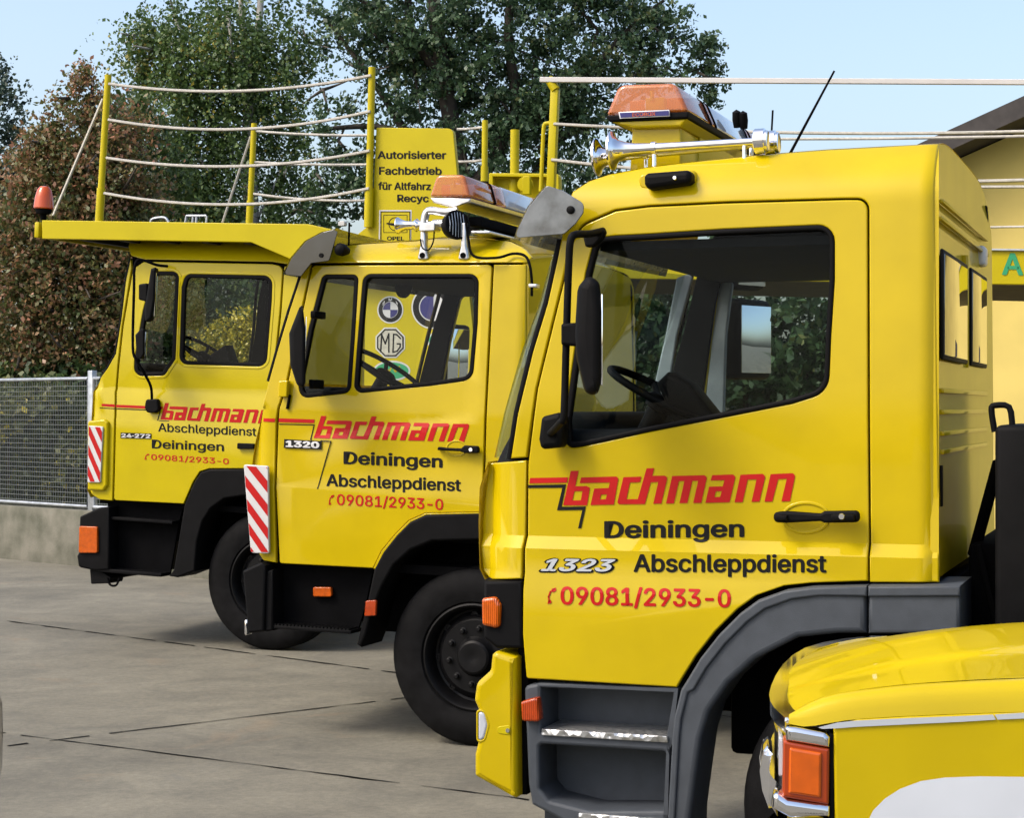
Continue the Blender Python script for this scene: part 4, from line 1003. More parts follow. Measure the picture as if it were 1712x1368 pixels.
    tube('cable', smoothline([fr.P(703,400,.06), fr.P(706,414,.03), fr.P(716,418,.03), fr.P(724,405,.05), fr.P(726,386,.07)], 5), .004, M['matt'], root)
    box('cable_clip', xx(880), xx(893), -.02, .04, zz(886,481), zz(886,475), M['alu'], root, .003)
    # mirrors
    hs = [(500,515,6),(506,508,4),(511,549),(511,640,5),(507,650,4),(497,643,10),(486,609),(484,556)]
    mb = tilt(panel('wing_mirror', fr, hs, M['black'], root, -.34, .22, .024, use=False, res=4), -.34, .50)
    x, z = fr.loc(510, 580, -.34, False); tilt(box('mirror_glass', x+.001, x+.005, -.32, -.14, z-.19, z+.16, M['mirror'], mb, .001), -.34, .50); x -= .04
    box('mirror_mount', x-.04, x-.01, -.12, .02, z-.22, z-.17, M['black'], root, .006); box('mirror_mount', x-.04, x-.01, -.12, .02, z+.16, z+.20, M['black'], root, .006)
    q = fr.loc(497, 580, 0, False); fm = box('wing_mirror', q[0]-.07, q[0]+.0, W+.02, W+.24, q[1]-.28, q[1]+.22, M['black'], root, .028, 4); tilt(fm, W+.02, -.45)
    tilt(box('mirror_glass', q[0]+.001, q[0]+.004, W+.04, W+.22, q[1]-.25, q[1]+.19, M['mirror'], fm, .002), W+.02, -.45)
    box('mirror_mount', q[0]-.05, q[0]-.02, W-.03, W+.05, q[1]-.2, q[1]-.16, M['black'], root, .006); box('mirror_mount', q[0]-.05, q[0]-.02, W-.03, W+.05, q[1]+.10, q[1]+.14, M['black'], root, .006)
    steering(fr, root, 648, 622, .5, .23, R(58))
    q = fr.P(676, 470, .9); lathe('rear_view_mirror', [(-.01,0),(-.01,.10),(.01,.10),(.012,0)], q, (1,-.1,-.1), M['seal'], root, 24)
    # lower body
    stripes(fr, root, [(407,777,3),(448,779.5,3),(449.5,926,3),(419,925,6)], .27, slope=.32, w=-.04, lean=-.10)
    panel('bumper_end', fr, [(405,955,4),(437,940,4),(444,946),(441,1057,4),(414,1060,5)], M['black'], root, -.05, .3, .014, use=False)
    panel('bumper_end', fr, [(443,955,5),(456,953),(456,1055),(441,1058,4)], M['black'], root, -.03, .3, .012, use=False)
    box('bumper', xx(410), xx(440), .25, W-.0, zz(425,1058), zz(425,945), M['black'], root, .03, 3)
    box('tow_hook', xx(411,1050)-.0, xx(416,1050), -.02, .05, zz(412,1062), zz(412,1036), M['chrome'], root, .008)
    sk = panel('step_panel', fr, [(458,945),(624,954),(610,1018),(600,1050),(458,1040)], M['matt'], root, .10, .02, .004, use=False)
    box('step_plate', xx(458), xx(598), -.02, .13, zz(530,1056), zz(530,1050), M['black'], sk, .004)
    bm = bmesh.new(); zt = zz(530, 1050)
    for i in range(22): add_box(bm, xx(462)+(xx(596)-xx(462))*i/22, xx(462)+(xx(596)-xx(462))*i/22+.012, -.015, .10, zt, zt+.008)
    bmobj('step_grip', bm, M['rim'], sk)
    panel('side_marker', fr, [(523,982,3),(553,982.5,3),(554,998.5,3),(523,998,3)], M['indicator'], root, .07, .03, .005, use=False)
    arch = [(806,859),(711,861),(685,873),(662,896),(640,924),(625,953),(613,1010),(596,1078),(603,1083),(612,1060),(622,1020),(638,982),(658,945),(686,920),(722,905),(806,903)]
    panel('wheel_arch', fr, arch, M['black'], root, -.04, .30, .012, use=False)
    lipm = panel('arch_lip', fr, [(806,857),(711,859),(684,871),(661,894),(638,922),(624,951),(630,952),(642,926),(664,899),(687,876),(712,865),(806,863)], M['yellow'], root, -.015, .03, .003, use=False)
    panel('side_reflector', fr, [(611,1005,2),(629,1004,2),(628,1030,2),(609,1031,2)], M['reflector'], root, -.05, .02, .004, use=False)
    box('arch_liner', xx(600), xx(900), .33, W-.33, zz(700,1075), zz(700,880), M['matt'], root, .02)
    box('cab_underside', xx(445), xx(880), .08, W-.08, zz(650,960), zz(650,945), M['matt'], root)
    x = xx(785, 1104); 
    for w in (.04, W-.32): wheel(fr, root, x, .477, .477, w)
    chassis(fr, root, W, xx(430), xx(884)+4.4, .85, [xx(884)+2.9], .477)
    box('recovery_bed', xx(884)+.5, xx(884)+4.4, .0, W, .90, 1.02, M['yellow'], root, .02)
    return fr, root
FR2, T2 = truck_two()
M['amberdark'] = lens('beacon_lens', (.46, .062, .002), .96); M['amberdark'].node_tree.nodes['Principled BSDF'].inputs['Coat Weight'].default_value = .25
M['rail'] = simple('white_rail', (.48, .465, .45), .45, var=.05)
M['deckunder'] = simple('shaded_deck_underside', (.12, .085, .02), .8, var=.2)  # dark brown puts the shade below the deck into the floor's colour
M['winchpaint'] = M['deck']  # the winch plate wears the plain deck paint
# ================================================================= car transporter truck at the back
def truck_one():
    fr = Frame(442, 1090, YAW, .046); W = 2.3
    root = empty('car_transporter', fr.mat)
    tag(root, 'lemon yellow car transporter with loading deck over its cab, rope railings and number 24-272', 'truck', 'yellow tow trucks')
    zz = lambda x, y: fr.plane(x, y, 0)[1]; xx = lambda x, y=650: fr.plane(x, y, 0)[0]
    zbelt = zz(320, 615); zc1, zc2, zc3, zc4 = zz(320, 656), zz(320, 662), zz(320, 704), zz(320, 708); zdrip = zz(340, 437); xr, xf = xx(503), xx(150)
    def f(x, z):
        w = 0.
        if z > zbelt: w += .04*(z-zbelt)/.8
        if z > zdrip: w += .10*min(1.2, (z-zdrip)/.16)**1.6
        w += .012*max(0, min(1, (z-zc2)/(zc1-zc2))) + .005*max(0, min(1, (z-zc4)/(zc3-zc4)))
        if x > xr-.08: w += .05*((min(x, xr)-xr+.08)/.08)**2.5
        if z < zbelt and x < xf+.10: w += .07*min(1, (xf+.10-x)/.10)**2
        return w
    fr.f = f
    fr.zcuts = [zc1, zc2, zc3, zc4] + [zbelt + i*.1 for i in range(8)] + [zdrip + i*.02 for i in range(9)]
    fr.xcuts = [xr-.08+i*.016 for i in range(6)] + [xf+i*.0166 for i in range(8)]
    door = [(190,837,5),(193,720),(196,646),(206,545),(222,450),(240,437,14),(454,441),(473,445,22),(468,520),(455,650),(432,784),(350,784),(334,789),(323,806),(307,843)]
    cor = [(219,430),(210,470),(203,530),(193,592),(180,615),(168,632),(163,649),(158,655),(155,700),(150,760),(148,820),(167,836),(188,838),(191,720),(194,646),(204,545),(220,448)]
    band = [(219,428),(240,434),(454,438),(480,442),(502,444),(502,400),(430,396),(219,398),(214,412)]
    rear = [(475,445),(503,446),(500,650),(492,800),(434,786),(457,650),(470,520)]
    wm = [(311,459,12),(454,462,14),(453,500),(444,612,14),(301,608,12),(305,480)]
    wq = [(258,455,10),(298,455,10),(292,600),(274,627,8),(225,628,14),(226,600),(240,520)]
    back = [(222,436),(212,480),(206,535),(196,594),(183,618),(165,650),(161,657),(159,700),(155,760),(154,815),(170,830),(305,838),(319,802),(332,785),(350,780),(486,780),(495,650),(498,500),(498,404),(430,400),(222,402)]
    roofl = [(216,425),(216,405),(222,399),(300,397),(430,396),(500,399)]
    dr, rw = cab(fr, root, W, M['lemon'], door, [wm, wq], [('corner_panel', cor), ('roof_side_panel', band), ('rear_quarter_panel', rear)], back, roofl,
        [(218,432),(210,470),(203,530),(193,592),(178,618),(167,636)], [(166,640),(158,655),(155,700),(150,760),(148,820),(152,832)], 625, 503, 800, 'matt', ['glass','tint'], (.12,.14,.05), 5)
    for nm, lp in (('window_surround', wm), ('window_surround', wq)): panel(nm, fr, [inset(lp, -6), inset(lp, -1.5)], M['lemon'], dr, -.004, .012, .004)
    L1 = affine([(255,268),(1228,250),(752,48)], [(268.1,701.5),(399.9,706.6),(337.2,675.2)])
    decal('logo_lettering', fr, [[L1(l) for l in k] for k in LOGO_RED] + [[(194,676.8),(272,680),(271.5,684.6),(194,681)]], M['red'], dr)
    decal('corner_stripe', fr, [[(170,675.2),(192,676.3),(192,680.8),(169.5,679)]], M['red'], root)
    decal('logo_underline', fr, stroke([(194,683.5),(268,686.5),(263.5,702.5)], 1.5) + stroke([(266,703.5),(282,704.3)], 1.2), M['inkblack'], dr)
    decal('corner_underline', fr, stroke([(167,682),(192,683.4)], 1.2), M['inkblack'], root)
    text('lettering', fr, 'Abschleppdienst', (264.3,721.3), (428.5,729.1), 14, M['inkblack'], dr, .02)
    text('lettering', fr, 'Deiningen', (253.7,749.4), (374.5,754.4), 14.3, M['inkblack'], dr, .025)
    text('phone_number', fr, '09081/2933-0', (252.5,768.8), (382.5,776.5), 9.4, M['red'], dr, .02)
    decal('phone_symbol', fr, stroke([(247.5,760),(244,762),(242.5,766)], 1.3) + [[(249,759),(245,759.5),(246,762),(249,761)],[(242,765),(241.5,769),(245,768.5),(244.5,766)]], M['red'], dr)
    pl = decal('number_plate', fr, [[(201.7,723.5),(252.8,725.2),(252.5,734),(201.3,732.5)]], M['inkblack'], dr, -.004)
    text('model_number', fr, '24·272', (202.5,731.3), (251.5,732.7), 6.4, M['white'], pl, .05, 0, -.0055)
    panel('door_handle', fr, [(396,741,2),(424,742,2),(424,751,2),(396,751,2)], M['black'], dr, -.03, .03, .006)
    # lower cab
    panel('corner_housing', fr, [(146,704,4),(174,701,6),(180,706,4),(178,812,6),(172,821,4),(146,820,3)], M['lemon'], root, -.03, .1, .015, use=False)
    stripes(fr, root, [(148,712,2),(172,713.5,2),(167.5,807,2),(146,807,2)], .36, slope=.48, w=-.045, lean=.1)
    panel('bumper_end', fr, [(133,864,3),(165,849,4),(182,848),(182,953),(160,955),(131,949,5),(128,930,3),(131,925)], M['black'], root, -.04, .3, .014, use=False)
    panel('bumper_skirt', fr, [(150,953),(165,953),(185,966,2),(182,976,2),(152,977,2)], M['black'], root, .0, .2, .006, use=False)
    box('bumper', xx(133), xx(168), .25, W-.0, zz(150,975), zz(150,856), M['black'], root, .03, 3)
    panel('indicator_lamp', fr, [(132,880,3),(162,881,3),(162.5,925,3),(131,925,3)], M['indicator'], root, -.06, .04, .006, use=False)
    tube('tow_loop', smoothline([fr.P(180,966,.0), fr.P(184,978,.0), fr.P(194,979,.0), fr.P(200,967,.0)], 4), .009, M['matt'], root)
    sp = panel('step_panel', fr, [(180,842),(307,845),(300,870),(284,962),(180,955)], M['matt'], root, .10, .02, .004, use=False)
    box('step_plate', xx(188), xx(298), -.01, .12, zz(240,873), zz(240,868), M['black'], sp, .003); box('step_plate', xx(178), xx(285), -.03, .12, zz(240,962), zz(240,956), M['black'], sp, .004)
    arch = [(432,785),(350,785),(335,790),(324,807),(308,845),(290,953),(282,964),(296,966),(325,955),(329,905),(338,872),(352,850),(374,834),(405,829),(432,829)]
    panel('wheel_arch', fr, arch, M['black'], root, -.04, .3, .012, use=False)
    box('arch_liner', xx(330), xx(500), .36, W-.36, zz(400,960), zz(400,800), M['matt'], root, .02)
    box('cab_underside', xx(165), xx(500), .08, W-.08, zz(340,855), zz(340,845), M['matt'], root)
    for w in (.04, W-.34): wheel(fr, root, xx(442, 975), .518, .518, w)
    chassis(fr, root, W, xx(150), xx(503)+6.0, .95, [xx(503)+3.1, xx(503)+4.4], .518)
    # mirrors
    T = [fr.P(280,445,0), fr.P(262,443,-.08), fr.P(234,434,-.16), fr.P(225,447,-.2), fr.P(224,486,-.2), fr.P(222,579,-.2), fr.P(228,602,-.2), fr.P(240,622,-.17), fr.P(252,646,-.08), fr.P(254,668,-.02)]
    tube('mirror_arm', smoothline(T, 4), .0105, M['matt'], root, 10)
    panel('mirror_foot', fr, [(243,668,4),(263,667,4),(265,686,5),(258,691,3),(245,690,4),(241,682)], M['black'], root, -.04, .05, .012, use=False)
    mb = panel('wing_mirror', fr, [(252,449,2),(261,446,2),(259,500),(253,533,5),(243,541,4),(241,520),(247,480)], M['black'], root, -.34, .2, .02, use=False); tilt(mb, -.34, .46)
    x, z = fr.loc(257, 492, -.34, False); tilt(box('mirror_glass', x+.004, x+.012, -.32, -.16, z-.16, z+.16, M['mirror'], mb, .001), -.34, .46)
    panel('mirror_motor', fr, [(231,475,3),(246,473,3),(246,505,3),(231,501,3)], M['black'], mb, -.27, .10, .012, use=False)
    m2 = panel('kerb_mirror', fr, [(226,560,4),(236,549,3),(241,550,2),(241,592),(235,602,3),(228,596)], M['black'], root, -.32, .18, .012, use=False); tilt(m2, -.32, .46)
    tilt(box('mirror_glass', fr.loc(241,575,-.32,False)[0]+.002, fr.loc(241,575,-.32,False)[0]+.006, -.30, -.16, zz(240,596), zz(240,556), M['mirror'], m2, .001), -.32, .46)
    q = fr.loc(258, 500, 0, False); fm = box('wing_mirror', q[0]-.07, q[0]+.0, W+.08, W+.3, q[1]-.2, q[1]+.2, M['black'], root, .025, 3)
    box('mirror_glass', q[0]+.001, q[0]+.004, W+.1, W+.28, q[1]-.17, q[1]+.17, M['mirror'], fm, .001); tube('mirror_arm', [(q[0]-.03,W-.02,q[1]+.3),(q[0]-.04,W+.18,q[1]+.3),(q[0]-.04,W+.18,q[1]-.3),(q[0]-.03,W-.02,q[1]-.3)], .01, M['matt'], root)
    steering(fr, root, 345, 592, .5, .24, R(58))
    panel('steering_column', fr, [(352,592),(376,577),(386,606),(384,618),(340,618)], M['seal'], root, .42, .14, .01, use=False)
    # ---- loading deck over the cab
    beam = [(70,368),(515,374.5),(620,398),(640,480),(560,466),(480,431),(419,405),(70,399)]
    dk = panel('deck_beam', fr, beam, M['deck'], root, -.12, .06, .006, use=False)
    panel('deck_beam', fr, beam, M['deck'], root, W+.06, .06, .006, use=False)
    zt, zb = fr.plane(100, 372, -.1)[1], fr.plane(100, 396, -.1)[1]
    box('deck_nose', xx(70,385)+.01, xx(70,385)+.05, -.12, W+.12, zb-.01, zt, M['deck'], root, .008)
    bm = bmesh.new(); x0, x1 = xx(75, 385), xx(515, 390); zl, zr_ = fr.plane(75, 376, 0)[1], fr.plane(515, 381, 0)[1]
    v = [bm.verts.new(p) for p in ((x0,-.06,zl-.05),(x1,-.06,zr_-.05),(x1,W+.06,zr_-.05),(x0,W+.06,zl-.05),(x0,-.06,zl),(x1,-.06,zr_),(x1,W+.06,zr_),(x0,W+.06,zl))]
    for q in ((0,3,2,1),(4,5,6,7),(0,1,5,4),(1,2,6,5),(2,3,7,6),(3,0,4,7)): bm.faces.new([v[i] for i in q])
    bmobj('deck_floor', bm, M['matt'], root)
    for i in range(5):
        x = x0 + .35 + (x1-x0-.5)*i/5; box('deck_crossbeam', x, x+.06, -.05, W+.05, zl-.12, zl-.05, M['roofing'], root)
    # warning beacon on the nose
    c = fr.P(73, 352, -.02)
    bc = lathe('beacon', [(-.075,0),(-.075,.022),(-.03,.024),(-.025,.055),(0,.062),(.012,.062),(.014,0)], c, (0,0,1), M['matt'], root, 24)
    lathe('beacon_dome', [(.012,.070),(.02,.078),(.10,.070),(.16,.055),(.185,.035),(.192,0)], c, (0,0,1), M['amberdark'], bc, 28)
    # railings: posts, braces, slack ropes
    def post(px, y0, y1, w, r=.026, px1=None): 
        a, b = fr.P(px1 or px, y1, w), fr.P(px, y0, w); d = b-a
        return tube('railing_post', [a-d*.03, a+d*.22, a+d*.22001, b], [r*1.25, r*1.25, r, r], M['deck'], root, 12)
    post(181,125,368,-.05, px1=166); post(622,112,372,-.05, px1=616)
    Wf = W+.1
    post(425,206,372,Wf, px1=417); post(811,201,300,Wf, px1=810)
    post(861,217,330,1.2,.036, px1=860)
    a, b = fr.P(922,300,-.05), fr.P(928,150,-.05)
    box('railing_post', a.x-.028, a.x+.028, -.08, -.02, a.z-.3, b.z, M['deck'], root, .006)
    pm = bpy.context.scene.objects
    tube('post_bracket', [fr.P(917,131,-.06), fr.P(929,150,-.06)], .034, M['deck'], root, 8)
    tube('bent_tube', smoothline([fr.P(904,320,-.05), fr.P(908,230,-.05), fr.P(910,209,-.05), fr.P(916,206,-.05), fr.P(924,206,-.05)], 4), .015, M['deck'], root, 8)
    tube('brace_rope', [fr.P(172,165,-.05), fr.P(89,360,-.05)], .012, M['rope'], root, 6); tube('brace_rope', [fr.P(419,228,Wf), fr.P(372,372,Wf)], .012, M['rope'], root, 6)
    def rope(a, b, mid, w, r=.0115):
        (x0,y0),(x1,y1) = a, b; pts = []
        for i in range(17):
            t = i/16; y = y0+(y1-y0)*t + (mid-(y0+y1)/2)*4*t*(1-t); pts.append(fr.P(x0+(x1-x0)*t, y, w))
        tube('railing_rope', pts, r, M['rope'], root, 6)
    rope((182,140),(620,126),152,-.08); rope((181,200),(619,186),216,-.08); rope((178,264),(618,252),278,-.08); rope((174,323),(617,315),342,-.08)
    rope((426,219),(622,226),225,Wf); rope((425,271),(620,275),275,Wf); rope((424,324),(618,335),334,Wf)
    rope((764,216),(811,212),215,Wf); rope((764,270),(811,267),270,Wf); rope((926,207),(1770,218),222,-.08,.011); rope((922,267),(1770,299),300,-.08)
    rope((1240,232),(1770,226),231,Wf,.011); rope((1240,314),(1770,312),313,Wf); rope((1300,392),(1770,378),383,Wf,.009)
    a, b = fr.P(903,133,-.08), fr.P(1780,137.5,-.08); bm = bmesh.new()
    d = (b-a).normalized(); q = d.to_track_quat('X','Z').to_matrix().to_4x4(); q.translation = a
    add_box(bm, 0, (b-a).length, -.015, .015, -.018, .018, .004, 1, q); bmobj('railing_bar', bm, M['rail'], root)
    for x in (1775,):
        box('railing_post', xx(x,300), xx(x,300)+.05, -.08, -.02, fr.plane(x,430,0)[1], fr.plane(x,130,0)[1], M['deck'], root, .006)
        box('railing_post', xx(x,300), xx(x,300)+.05, Wf-.03, Wf+.03, fr.plane(x,430,0)[1], fr.plane(x,200,0)[1], M['deck'], root, .006)
    # ---- sign board and its stickers
    board = [(629,213,3),(757,214.5,10),(765,300),(800,640),(800,800),(606,800),(612,440),(590,398),(622,372)]
    sb = panel('sign_board', fr, board, M['deck'], root, -.02, .05, .004, use=False)
    def sx(y, x): return (x, y)
    for s, a, b, c in (('Autorisierter',(631,264.8),(746,265.2),12.6),('Fachbetrieb',(633.5,291.3),(738.5,291.6),12.6),('für Altfahrz',(632.2,316.6),(720.5,317.2),12.2),('Recyc',(664,337),(717,337.4),12)):
        text('lettering', fr, s, a, b, c, M['inkblack'], sb, .035, w=-.0218, use=False)
    st = decal('blitz_sticker', fr, [[(634,351),(688,351),(687,408),(633,408)]], M['white'], sb, -.0215, False)
    bx = lambda x0,y0,x1,y1,t: [[(x0,y0),(x1,y0),(x1,y1),(x0,y1)],[(x0+t,y0+t),(x1-t,y0+t),(x1-t,y1-t),(x0+t,y1-t)]]
    decal('sticker_field', fr, [[(636,353),(686,353),(685,406),(635,406)]], M['deck'], st, -.0228, False)
    ci = lambda cx, cy, r, n=36, k=1.: [(cx+r*cos(2*pi*i/n)*k, cy+r*sin(2*pi*i/n)) for i in range(n)]
    decal('sticker_lines', fr, [bx(636,353,686,406,1.6), bx(641,359,681,389,.9), [ci(661,374.5,11.5), ci(661,374.5,10.2)], [(646,372.2),(662,373.2),(660,370.6),(677,374.6),(661,376.4),(663,379),(646,374.4)]], M['inkblack'], st, -.0240, False)
    text('sticker_lettering', fr, 'OPEL', (647,401.5), (676,401.8), 6.5, M['inkblack'], st, .04, w=-.0240, use=False)
    # roundel
    def roundel(cx, cy, R_):
        o = decal('roundel_sticker', fr, [ci(cx,cy,R_,48,.95)], M['white'], sb, -.0215, False)
        decal('roundel_ring', fr, [[ci(cx,cy,R_*.90,48,.95), ci(cx,cy,R_*.60,40,.95)]], M['inkblack'], o, -.0228, False)
        sec = lambda a0, a1, r: [(cx,cy)] + [(cx+r*.95*cos(R(a0+(a1-a0)*i/10)), cy+r*sin(R(a0+(a1-a0)*i/10))) for i in range(11)]
        decal('roundel_field', fr, [sec(0,90,R_*.56), sec(180,270,R_*.56)], M['purple'], o, -.0228, False)
        return o
    o = roundel(652.5, 518, 23)
    for ch, a in (('B',-142),('M',-90),('W',-38)):
        r = R(a); c = Vector((652.5+23*.74*.95*cos(r), 518+23*.74*sin(r))); t = Vector((-sin(r), cos(r)))*2.9; nrm = Vector((cos(r), sin(r)))*2.4
        text('roundel_letter', fr, ch, tuple(c-t-nrm), tuple(c+t-nrm), 5, M['white'], o, .04, w=-.0240, use=False)
    oc = lambda cx, cy, r: [(cx+r*.97*cos(R(22.5+45*i)), cy+r*sin(R(22.5+45*i))) for i in range(8)]
    o = decal('octagon_sticker', fr, [oc(652.5,573,27.5)], M['white'], sb, -.0215, False)
    decal('octagon_field', fr, [oc(652.5,573,25.5)], M['grime'], o, -.0228, False)
    decal('octagon_lines', fr, [[oc(652.5,573,24.8), oc(652.5,573,22.4)]] + stroke([(636.5,588),(638,559),(644,575),(650,558),(650,589)], 2.4) + stroke([(669.5,566),(663,559.5),(658,559),(657,589),(664,587),(669,580),(669,575),(664,575)], 2.4), M['inkblack'], o, -.0240, False)
    ov = lambda cx, cy, rx, ry: [(cx+rx*cos(2*pi*i/40), cy+ry*sin(2*pi*i/40)) for i in range(40)]
    o = decal('green_oval_sticker', fr, [ov(655,620,31,17)], M['white'], sb, -.0215, False)
    decal('oval_field', fr, [ov(655,620,28,14)], M['green'], o, -.0228, False)
    decal('oval_lines', fr, stroke([(640,624),(646,614),(650,622),(656,612),(661,622),(668,613)], 2.2), M['yellow'], o, -.0240, False)
    # the other two columns of stickers, partly seen
    o = decal('round_sticker', fr, [ci(722,514,36,48,.95)], M['white'], sb, -.0215, False)
    decal('round_ring', fr, [[ci(722,514,33.5,48,.95), ci(722,514,23,40,.95)]], M['inkblack'], o, -.0228, False)
    decal('round_field', fr, [[(cx_, cy_) for cx_, cy_ in ci(722,514,21,48,.95) if cx_ < 727]], M['purple'], o, -.0228, False)
    o = decal('green_round_sticker', fr, [ci(728,570,14,32)], M['white'], sb, -.0215, False); decal('green_round_field', fr, [ci(728,570,11,32)], M['green'], o, -.0228, False)
    o = decal('oblong_sticker', fr, [[(720,608,6),(765,608,6),(765,650,6),(718,650,6)]], M['white'], sb, -.0215, False); decal('oblong_field', fr, [[(723,612,4),(762,612,4),(762,646,4),(721,646,4)]], M['inkblack'], o, -.0228, False)
    # ---- rear deck with its winch box
    rb = [(815,405),(1660,418.5),(1800,420),(1800,477),(1660,475.5),(815,462)]
    panel('rear_deck_beam', fr, rb, M['deck'], root, -.06, .06, .006, use=False); panel('rear_deck_beam', fr, rb, M['deck'], root, W+.04, .06, .006, use=False)
    panel('deck_edge_strip', fr, [(815,402),(1660,415.5),(1800,417),(1800,420.5),(1660,419),(815,405.5)], M['galv'], root, -.08, .04, .003, use=False)
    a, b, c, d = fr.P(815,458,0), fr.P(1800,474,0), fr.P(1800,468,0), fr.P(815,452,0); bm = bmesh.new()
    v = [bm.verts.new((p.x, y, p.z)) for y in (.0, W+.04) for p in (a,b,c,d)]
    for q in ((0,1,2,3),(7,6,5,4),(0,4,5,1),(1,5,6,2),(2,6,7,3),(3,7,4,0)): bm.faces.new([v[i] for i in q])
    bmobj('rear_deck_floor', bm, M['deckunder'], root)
    text('sign_lettering', fr, 'AB', (1675,458.5), (1742,460), 36, M['green'], root, .03, w=-.064, use=False)
    panel('winch_frame', fr, [[(817,289,3),(934,290,6),(936,410),(817,405)],[(824,295),(926,296),(927,400),(824,396)]], M['deck'], root, 1.1, .08, .006, use=False)
    wb = panel('winch_plate', fr, [(822,293),(928,294),(929,402),(822,398)], M['winchpaint'], root, 1.19, .03, .004, use=False)
    c = fr.P(880, 309, 1.1); lathe('pulley', [(0,0),(0,.055),(.01,.06),(.025,.045),(.04,.06),(.05,.055),(.05,0)], c, (0,-1,0), M['deck'], wb, 28)
    panel('pulley_arm', fr, [(873,294,4),(886,294,4),(886,325),(873,325)], M['deck'], wb, .99, .04, .006, use=False)
    for px in (845, 1515):
        a = fr.P(px, 465, .2)
        for y in (.25, W-.35): box('deck_column', a.x, a.x+.1, y, y+.1, .9, a.z, M['deck'], root, .01)
    # odds and ends lying on the deck
    tube('deck_rail', smoothline([fr.P(252,372,.5), fr.P(256,366,.5), fr.P(275,364,.5), fr.P(282,372,.5)], 4), .012, M['galv'], root, 8)
    bm = bmesh.new()
    for p, q in (((310,372),(312,360)),((312,361),(345,361)),((322,372),(323,361)),((328,372),(329,361)),((345,372),(346,361))): add_tube(bm, [fr.P(*p,.8), fr.P(*q,.8)], .011, 6)
    bmobj('wheel_chock_frame', bm, M['galv'], root, 60)
    panel('deck_lamp', fr, [(565,370,2),(576,369,2),(576,377,2),(565,378,2)], M['white'], root, .3, .05, .004, use=False)
    return fr, root
FR1, T1 = truck_one()
